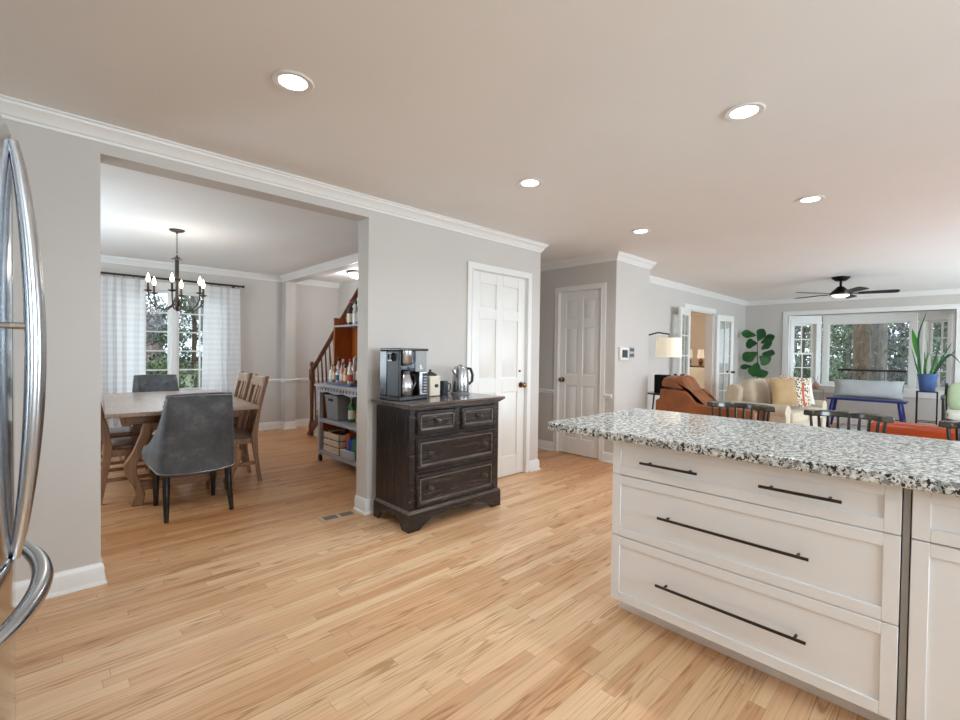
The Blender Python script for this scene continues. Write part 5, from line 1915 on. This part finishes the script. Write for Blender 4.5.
vs = lathe(bm, [(0.0, 0.0), (0.088, 0.0), (0.094, 0.01), (0.122, 0.25), (0.13, 0.262), (0.13, 0.285), (0.118, 0.285), (0.112, 0.24), (0.0, 0.24)], n)
for i, v in enumerate(vs):
    j = i % n
    k_ = 1 + 0.022 * (1 if j % 3 == 0 else -0.3)
    if 0.01 < v.co.z < 0.26:
        v.co.x *= k_
        v.co.y *= k_
pp = obj('pot', bm, M['potblue'], t, angle=50)
bm = B()
lathe(bm, [(0.0, 0.24), (0.11, 0.243), (0.108, 0.25), (0.0, 0.256)], 20)
obj('soil', bm, M['soil'], pp)
ST = [([(0.498, 0.962), (0.53, 1.128), (0.593, 1.428)], .026, 'leafstrap'), ([(0.505, 0.978), (0.526, 1.362), (0.592, 1.731)], .075, 'leafbright'),
      ([(0.486, 0.962), (0.511, 1.562), (0.417, 2.007)], .036, 'leafstrap'), ([(0.438, 0.998), (0.418, 1.164), (0.374, 1.347)], .034, 'leafbright'),
      ([(0.414, 0.999), (0.426, 1.197), (0.434, 1.363)], .024, 'leafstrap'), ([(0.355, 1.001), (0.302, 1.266), (0.25, 1.56)], .026, 'leafstrap'),
      ([(0.332, 1.002), (0.221, 1.267), (0.117, 1.51)], .024, 'leafstrap'), ([(0.32, 1.029), (0.22, 1.202), (0.124, 1.311), (0.077, 1.382)], .024, 'leafstrap'),
      ([(0.32, 1.0), (0.22, 1.196), (0.131, 1.308), (-0.006, 1.144)], .034, 'leafstrap'), ([(0.367, 1.001), (0.323, 1.134), (0.268, 1.283)], .028, 'leafbright'),
      ([(0.42, 0.99), (0.417, 1.131), (0.394, 1.396), (0.421, 1.628)], .010, 'leafstrap')]
def catmull(P, n):
    P = [2 * P[0] - P[1]] + P + [2 * P[-1] - P[-2]]
    out = []
    for i in range(1, len(P) - 2):
        for k_ in range(n):
            q = k_ / n
            a, b, c_, d = P[i - 1:i + 3]
            out.append(0.5 * ((2 * b) + (c_ - a) * q + (2 * a - 5 * b + 4 * c_ - d) * q * q + (-a + 3 * b - 3 * c_ + d) * q ** 3))
    out.append(P[-2])
    return out
rs_ = random.Random(12)
for pts, w_, mk in ST:
    dx = rs_.uniform(-0.16, 0.10)
    P = [Vector((dx * (i / (len(pts) - 1)) + (0.03 * rs_.uniform(-1, 1) if i == 0 else 0), (p[0] - 0.39) * (0.85 if i == 0 else 1), max(p[1], 0.955) - 0.705 if i else 0.245)) for i, p in enumerate(pts)]
    C_ = catmull(P, 8)
    bm = B()
    prev = None
    N_ = len(C_)
    for i, p in enumerate(C_):
        q = i / (N_ - 1)
        d = (C_[min(i + 1, N_ - 1)] - C_[max(i - 1, 0)]).normalized()
        sd = d.cross(Vector((-1, 0.2, 0.1))).normalized()
        hw = w_ / 2 * (0.55 + 0.45 * math.sin(PI * min(1, q * 1.3 + 0.1))) * (1 - max(0, (q - 0.7) / 0.3) ** 2 * 0.95)
        if w_ > 0.06:
            hw = w_ / 2 * (0.25 + 0.75 * max(0, math.sin(PI * min(1, max(0, (q - 0.35) / 0.62))))) * (1 if q < 0.96 else 0.4)
        row = [bm.verts.new(p - sd * hw), bm.verts.new(p + d.cross(sd) * hw * 0.3), bm.verts.new(p + sd * hw)]
        if prev:
            bm.faces.new((prev[0], prev[1], row[1], row[0]))
            bm.faces.new((prev[1], prev[2], row[2], row[1]))
        prev = row
    o = obj('leaf', bm, M[mk], t, angle=80)
    so = o.modifiers.new('solid', 'SOLIDIFY')
    so.thickness = 0.004

# wire side table with a small vase beside the sofa
t = thing('glass_side_table', 'small glass topped wire table between the sofa and the blue bench', 'side table', (10.90, 1.965, 0))
obj('glass_top', boxes((-0.12, -0.12, 0.635, 0.12, 0.12, 0.645)), M['clear'], t)
for sx in (-1, 1):
    for sy in (-1, 1):
        obj('leg', boxes((sx * 0.115 - 0.005, sy * 0.115 - 0.005, 0, sx * 0.115 + 0.005, sy * 0.115 + 0.005, 0.635)), M['steel'], t)
t = thing('vase', 'small pinkish round vase with a twig on the wire table', 'vase', (10.90, 1.955, 0.646))
bm = B()
lathe(bm, [(0.0, 0.0), (0.035, 0.0), (0.062, 0.05), (0.055, 0.095), (0.026, 0.12), (0.028, 0.13), (0.0, 0.125)], 20)
obj('body', bm, mat('pink_clay', (204, 158, 142), 0.6, var=0.15), t)
bm = B()
tube(bm, [(0, 0, 0.12), (0.0, 0.02, 0.18), (0.01, 0.05, 0.23)], 0.003, 5)
tube(bm, [(0, 0, 0.12), (0.0, -0.02, 0.19), (0.0, -0.03, 0.25)], 0.003, 5)
obj('twig', bm, M['stem'], t)

# green armchair at the right edge, facing the kitchen (-x)
t = thing('wood_frame_armchair', 'dark wood framed armchair with pale green back cushion at the right edge', 'armchair', (9.95, -0.16, 0.0175))
for sy in (-1, 1):
    bm = B()
    tube(bm, [(0.32, sy * 0.34, 0.66), (0.1, sy * 0.35, 0.675), (-0.30, sy * 0.35, 0.665), (-0.36, sy * 0.35, 0.65)], [0.022, 0.028, 0.028, 0.020], 10, flat=0.6)
    obj('arm', bm, M['stoolwood'], t)
    bm = B()
    tube(bm, [(-0.30, sy * 0.34, 0.655), (-0.31, sy * 0.335, 0.45), (-0.33, sy * 0.34, 0.0)], [0.020, 0.024, 0.016], 10)
    obj('leg', bm, M['stoolwood'], t)
    bm = B()
    tube(bm, [(0.36, sy * 0.32, 0.86), (0.28, sy * 0.33, 0.42), (0.36, sy * 0.34, 0.0)], [0.018, 0.024, 0.016], 10)
    obj('leg', bm, M['stoolwood'], t)
obj('seat_frame', boxes((-0.32, -0.33, 0.30, 0.30, 0.33, 0.345)), M['stoolwood'], t, bevel=0.006)
bm = B()
puff(bm, (-0.02, 0, 0.405), (0.32, 0.32, 0.065), 6, 8)
obj('seat_cushion', bm, M['ivory'], t)
bm = B()
puff(bm, (0.235, 0, 0.665), (0.075, 0.31, 0.22), 5, 8, Matrix.Rotation(math.radians(10), 3, 'Y'))
obj('back_cushion', bm, M['greenfab'], t)

# ceiling fan
t = thing('ceiling_fan', 'black five blade ceiling fan with a lit globe in the family room', 'ceiling fan', (8.504, 1.257, CZ))
bm = B()
lathe(bm, [(0.0, 0.0), (0.115, 0.0), (0.11, -0.02), (0.075, -0.05), (0.06, -0.06), (0.0, -0.06)], 28)
obj('canopy', bm, M['black'], t)
bm = B()
cyl(bm, (0, 0, -0.05), (0, 0, -0.15), 0.016, n=12)
obj('downrod', bm, M['black'], t)
bm = B()
lathe(bm, [(0.0, -0.135), (0.035, -0.14), (0.05, -0.155), (0.11, -0.215), (0.135, -0.235), (0.135, -0.25), (0.11, -0.262), (0.0, -0.262)], 32)
obj('motor_housing', bm, M['black'], t)
bm = B()
lathe(bm, [(0.105, -0.255), (0.105, -0.270), (0.095, -0.283), (0.06, -0.298), (0.0, -0.304)], 28)
obj('light_globe', bm, M['fanlight'], t)
right_a = math.atan2(1.257, 8.504) - PI / 2      # across the room
for i in range(5):
    a = right_a + math.radians(5 + 72 * i)
    R_ = Matrix.Rotation(a, 4, 'Z')
    tilt = Matrix.Rotation(math.radians(-12), 4, 'X')
    bm = B()
    P = [(0.20, -0.045), (0.26, -0.058), (0.60, -0.068), (0.645, -0.055), (0.655, 0.0), (0.64, 0.055), (0.58, 0.066), (0.26, 0.05), (0.20, 0.04)]
    vs = prism(bm, P, 'z', -0.003, 0.003)
    xform(bm, vs, Matrix.Translation((0, 0, -0.243)) @ R_ @ tilt)
    bl = obj('blade', bm, M['black'], t)
    bm = B()
    vs = box(bm, 0.10, -0.018, -0.006, 0.24, 0.018, 0.0)
    xform(bm, vs, Matrix.Translation((0, 0, -0.243)) @ R_ @ tilt)
    obj('blade_bracket', bm, M['black'], bl)

# the study seen through the french doors
t = thing('console_table', 'brown wooden console in the warm room beyond the french doors', 'console', (11.75, 4.55, 0))
obj('top', boxes((-0.20, -0.55, 0.96, 0.20, 0.55, 1.0)), M['consolewood'], t, bevel=0.004)
obj('drawer_box', boxes((-0.18, -0.50, 0.78, 0.18, 0.50, 0.96)), M['consolewood'], t, bevel=0.003)
for sx in (-1, 1):
    for sy in (-1, 1):
        obj('leg', boxes((sx * 0.16 - 0.02, sy * 0.48 - 0.02, 0, sx * 0.16 + 0.02, sy * 0.48 + 0.02, 0.78)), M['consolewood'], t)
for y, lb in ((4.72, 'white shaded table lamp on the brown console, the left one'), (4.44, 'white shaded table lamp on the brown console, beside the door jamb')):
    k = thing('table_lamp', lb, 'lamp', (11.75, y, 1.0005), 0, 'table lamps in the room beyond')
    bm = B()
    lathe(bm, [(0.0, 0.0), (0.06, 0.0), (0.06, 0.012), (0.03, 0.03), (0.055, 0.09), (0.04, 0.15), (0.014, 0.18), (0.012, 0.22), (0.0, 0.22)], 20)
    obj('base', bm, M['lampwood'], k)
    bm = B()
    lathe(bm, [(0.075, 0.19), (0.078, 0.19), (0.065, 0.40), (0.062, 0.40), (0.075, 0.19)], 24)
    obj('lamp_shade', bm, M['shade'], k)
    bm = B()
    lathe(bm, [(0.0, 0.22), (0.025, 0.25), (0.022, 0.29), (0.0, 0.31)], 14)
    obj('bulb', bm, M['bulb'], k)
t = thing('study_sofa', 'white sofa in the warm room beyond the french doors', 'sofa', (10.85, 4.55, 0))
obj('base', boxes((-0.40, -0.75, 0.06, 0.30, 0.75, 0.40)), M['ivory'], t, bevel=0.03, seg=3)
bm = B()
puff(bm, (0.22, 0, 0.68), (0.13, 0.75, 0.30), 6, 8)
obj('back', bm, M['ivory'], t)
for y in (-0.36, 0.36):
    bm = B()
    puff(bm, (-0.10, y, 0.45), (0.30, 0.355, 0.08), 6, 7)
    obj('seat_cushion', bm, M['ivory'], t)
l = bpy.data.lights.new('study_fill_light', 'POINT')  # added fill light without a fixture, brightens the room beyond
l.energy = 60
l.shadow_soft_size = 0.12
l.color = (1, 0.90, 0.76)
lo = bpy.data.objects.new('study_fill_light', l)
COL.objects.link(lo)
lo.location = (9.6, 5.2, 2.2)
# ------------------------------------------------------------------ outdoors
struct('ground', boxes((-60, -60, -0.75, 90, 90, -0.45)), M['lawn'])

def leaves(bm, c, rx, ry, rz, n, size, rnd, shell=0.45, aspect=0.55, k=2):
    for _ in range(n):
        while True:
            p = Vector((rnd.uniform(-1, 1), rnd.uniform(-1, 1), rnd.uniform(-1, 1)))
            if shell < sum(abs(v) ** k for v in p) ** (1 / k) < 1:
                break
        q = Vector((c[0] + p.x * rx, c[1] + p.y * ry, c[2] + p.z * rz))
        s = size * rnd.uniform(0.6, 1.4)
        d = Vector((rnd.gauss(0, 1), rnd.gauss(0, 1), rnd.gauss(0, 0.6))).normalized()
        u, v = frame(d)
        bm.faces.new([bm.verts.new(q + d * a * s + u * b * s * aspect) for a, b in ((-1, 0), (0, -0.6), (1, 0), (0, 0.6))])

def big_tree(label, x, y, r, mt, n=700, leafmat=None, size=0.16, seed=0, low=1.2, spread=1.6, h=9):
    rnd = random.Random(seed)
    t = thing('tree', label, 'tree', (x, y, -0.45), 0, 'trees in the woods')
    bm = B()
    tube(bm, [(0, 0, 0), (0.02, 0, 0.5), (0.05, 0.02, 3), (0.02, 0.06, 6), (0.1, 0, h)], [r * 1.35, r * 1.05, r, r * 0.85, r * 0.5], 14)
    obj('trunk', bm, M[mt], t)
    bm = B()
    for _ in range(16):
        z = rnd.uniform(low, h * 0.75)
        a = rnd.uniform(0, 2 * PI)
        L_ = spread * rnd.uniform(0.6, 1.1)
        tube(bm, [(0, 0, z), (L_ * 0.5 * math.cos(a), L_ * 0.5 * math.sin(a), z + 0.15), (L_ * math.cos(a), L_ * math.sin(a), z + rnd.uniform(-0.2, 0.6))], [0.05, 0.03, 0.008], 5)
    o = obj('branches', bm, M[mt], t)
    o['kind'] = 'stuff'
    if leafmat:
        bm = B()
        for _ in range(20):
            a = rnd.uniform(0, 2 * PI)
            q = rnd.uniform(0.3, 1)
            leaves(bm, (spread * q * math.cos(a), spread * q * math.sin(a), rnd.uniform(low, h * 0.8)), 0.9, 0.9, 0.7, n // 20, size, rnd, 0.1)
        o = obj('foliage', bm, M[leafmat], t)
        o['kind'] = 'stuff'
    return t
# the woods outside the bay window
big_tree('thick brown tree trunk wrapped in ivy, left of centre in the bay window', 17.0, 2.0, 0.19, 'trunkbrown', 500, 'needle', 0.08, 1, 0.3, 0.5, 7)
big_tree('thick grey tree trunk right of centre in the bay window', 17.6, 1.68, 0.19, 'trunk', 0, None, 0.1, 2, 4, 1.2)
for i, (x, y, lb, lm, tm) in enumerate((
        (21.5, 4.3, 'leafy evergreen tree at the left side of the bay window view', 'needle', 'trunkbrown'),
        (20.5, 0.25, 'leafy evergreen tree right of the grey trunk in the bay window', 'needle', 'trunk'),
        (25.5, 3.4, 'pale woodland tree behind the ivy covered trunk', 'needlepale', 'trunk'),
        (27.0, 1.2, 'pale woodland tree behind the grey trunk', 'twig', 'trunk'),
        (28.0, 5.9, 'grey twiggy tree at the far left of the bay view', 'twig', 'trunk'),
        (24.0, -1.2, 'grey twiggy tree seen through the right bay window', 'twig', 'trunk'),
        (32.0, 4.4, 'distant pale green tree deep in the woods, left of the trunks', 'needlepale', 'trunk'),
        (33.0, 0.2, 'distant pale green tree deep in the woods, right of the trunks', 'needlepale', 'trunk'),
        (36.0, 2.4, 'distant grey tree deep in the woods between the two trunks', 'twig', 'trunk'),
        (39.0, 6.6, 'farthest dark evergreen at the left end of the woods', 'needle', 'trunk'),
        (40.0, 4.5, 'farthest dark evergreen behind the left pale tree', 'needle', 'trunk'),
        (41.0, -0.6, 'farthest dark evergreen at the right end of the woods', 'needle', 'trunk'),
        (42.0, 1.9, 'farthest dark evergreen in the middle of the woods', 'needlepale', 'trunk'))):
    sp_ = 1.5 + 0.05 * (x - 20)
    big_tree(lb, x, y, 0.07, tm, 3600, lm, 0.10 + 0.004 * (x - 20), 20 + i, 0.2, sp_, 8)

# hedge, lawn trees and the neighbour's house outside the dining window
def shrub(label, x, y, rx, ry, h, n, seed):
    t = thing('hedge_shrub', label, 'shrub', (x, y, -0.45), 0, 'hedge shrubs under the dining window')
    rnd = random.Random(seed)
    bm = B()
    leaves(bm, (0, 0, h * 0.52), rx, ry, h * 0.5, n, 0.05, rnd, 0.6, 0.55, 5)
    o = obj('foliage', bm, M['hedge'], t)
    o['kind'] = 'stuff'
    bm = B()
    for i in range(6):
        a = i * 1.05
        tube(bm, [(0, 0, 0), (rx * 0.3 * math.cos(a), ry * 0.3 * math.sin(a), h * 0.4), (rx * 0.6 * math.cos(a), ry * 0.6 * math.sin(a), h * 0.75)], [0.03, 0.02, 0.008], 5)
    o = obj('stems', bm, M['trunkbrown'], t)
    o['kind'] = 'stuff'
shrub('clipped green hedge shrub in the left dining window sash', 1.40, 9.9, 0.54, 0.55, 1.50, 5000, 51)
shrub('clipped green hedge shrub in the right dining window sash', 2.62, 9.8, 0.57, 0.55, 1.47, 5000, 52)
def bare_tree(label, x, y, r, h, seed):
    rnd = random.Random(seed)
    t = thing('bare_tree', label, 'tree', (x, y, -0.45), 0, 'bare trees on the lawn')
    bm = B()
    tube(bm, [(0, 0, 0), (0.03, 0, h * 0.2), (0.0, 0.05, h * 0.35)], [r * 1.3, r, r * 0.85], 10)
    obj('trunk', bm, M['trunk'], t)
    bm = B()
    def grow(p, d, L_, rr, lev):
        q = p + d * L_
        mid = p + d * L_ * 0.5 + Vector((rnd.gauss(0, 1), rnd.gauss(0, 1), rnd.gauss(0, 1))) * L_ * 0.05
        tube(bm, [p, mid, q], [rr, rr * 0.8, rr * 0.6], 5)
        if lev == 0:
            return
        for _ in range(3):
            nd = (d + Vector((rnd.gauss(0, 0.5), rnd.gauss(0, 0.5), rnd.gauss(0.1, 0.35)))).normalized()
            grow(q, nd, L_ * rnd.uniform(0.6, 0.85), rr * 0.6, lev - 1)
    for i in range(4):
        a = 2 * PI * i / 4 + rnd.random()
        grow(Vector((0, 0, h * 0.34)), Vector((0.5 * math.cos(a), 0.5 * math.sin(a), 0.8)).normalized(), h * 0.2, r * 0.6, 4)
    o = obj('branches', bm, M['trunk'], t)
    o['kind'] = 'stuff'
bare_tree('bare winter tree on the lawn in the right dining window sash', 4.2, 18.0, 0.16, 7, 61)
bare_tree('slim bare winter tree on the lawn behind the brick house corner', 6.3, 27.0, 0.15, 8, 62)
for i, (x, y, lb, lm) in enumerate(((7.6, 36.0, 'evergreen tree beyond the lawn, right of the brick house', 'needle'), (1.5, 34.0, 'evergreen tree beyond the lawn, left of the brick house', 'needle'),
                                    (10.6, 44.0, 'grey winter tree beyond the lawn, right of the near evergreen', 'twig'), (9.0, 50.0, 'grey winter tree beside the brick house wall', 'twig'),
                                    (13.6, 58.0, 'pale distant tree at the right end of the far lawn', 'needlepale'), (5.2, 39.0, 'grey winter tree in front of the brick house', 'twig'))):
    t = big_tree(lb, x, y, 0.14, 'trunkbrown', 3600, lm, 0.18, 70 + i, 0.2, 2.2, 8)
t = thing('brick_house', 'distant brick house with a grey roof across the lawn', 'house', (7.6, 60.0, -0.45))
obj('wall', boxes((-5, 0, 0, 2.2, 7, 3.4)), M['brick'], t)
bm = B()
prism(bm, [(-0.6, 3.4), (7.6, 3.4), (3.5, 5.6)], 'x', -5.4, 2.6)
obj('roof', bm, M['roof'], t)
for x in (-3.6, -1.0):
    w_ = obj('window', boxes((x, -0.06, 1.0, x + 1.0, -0.001, 2.4)), M['trim'], t)
    obj('pane', boxes((x + 0.1, -0.08, 1.1, x + 0.9, -0.061, 2.3)), M['dark'], w_)
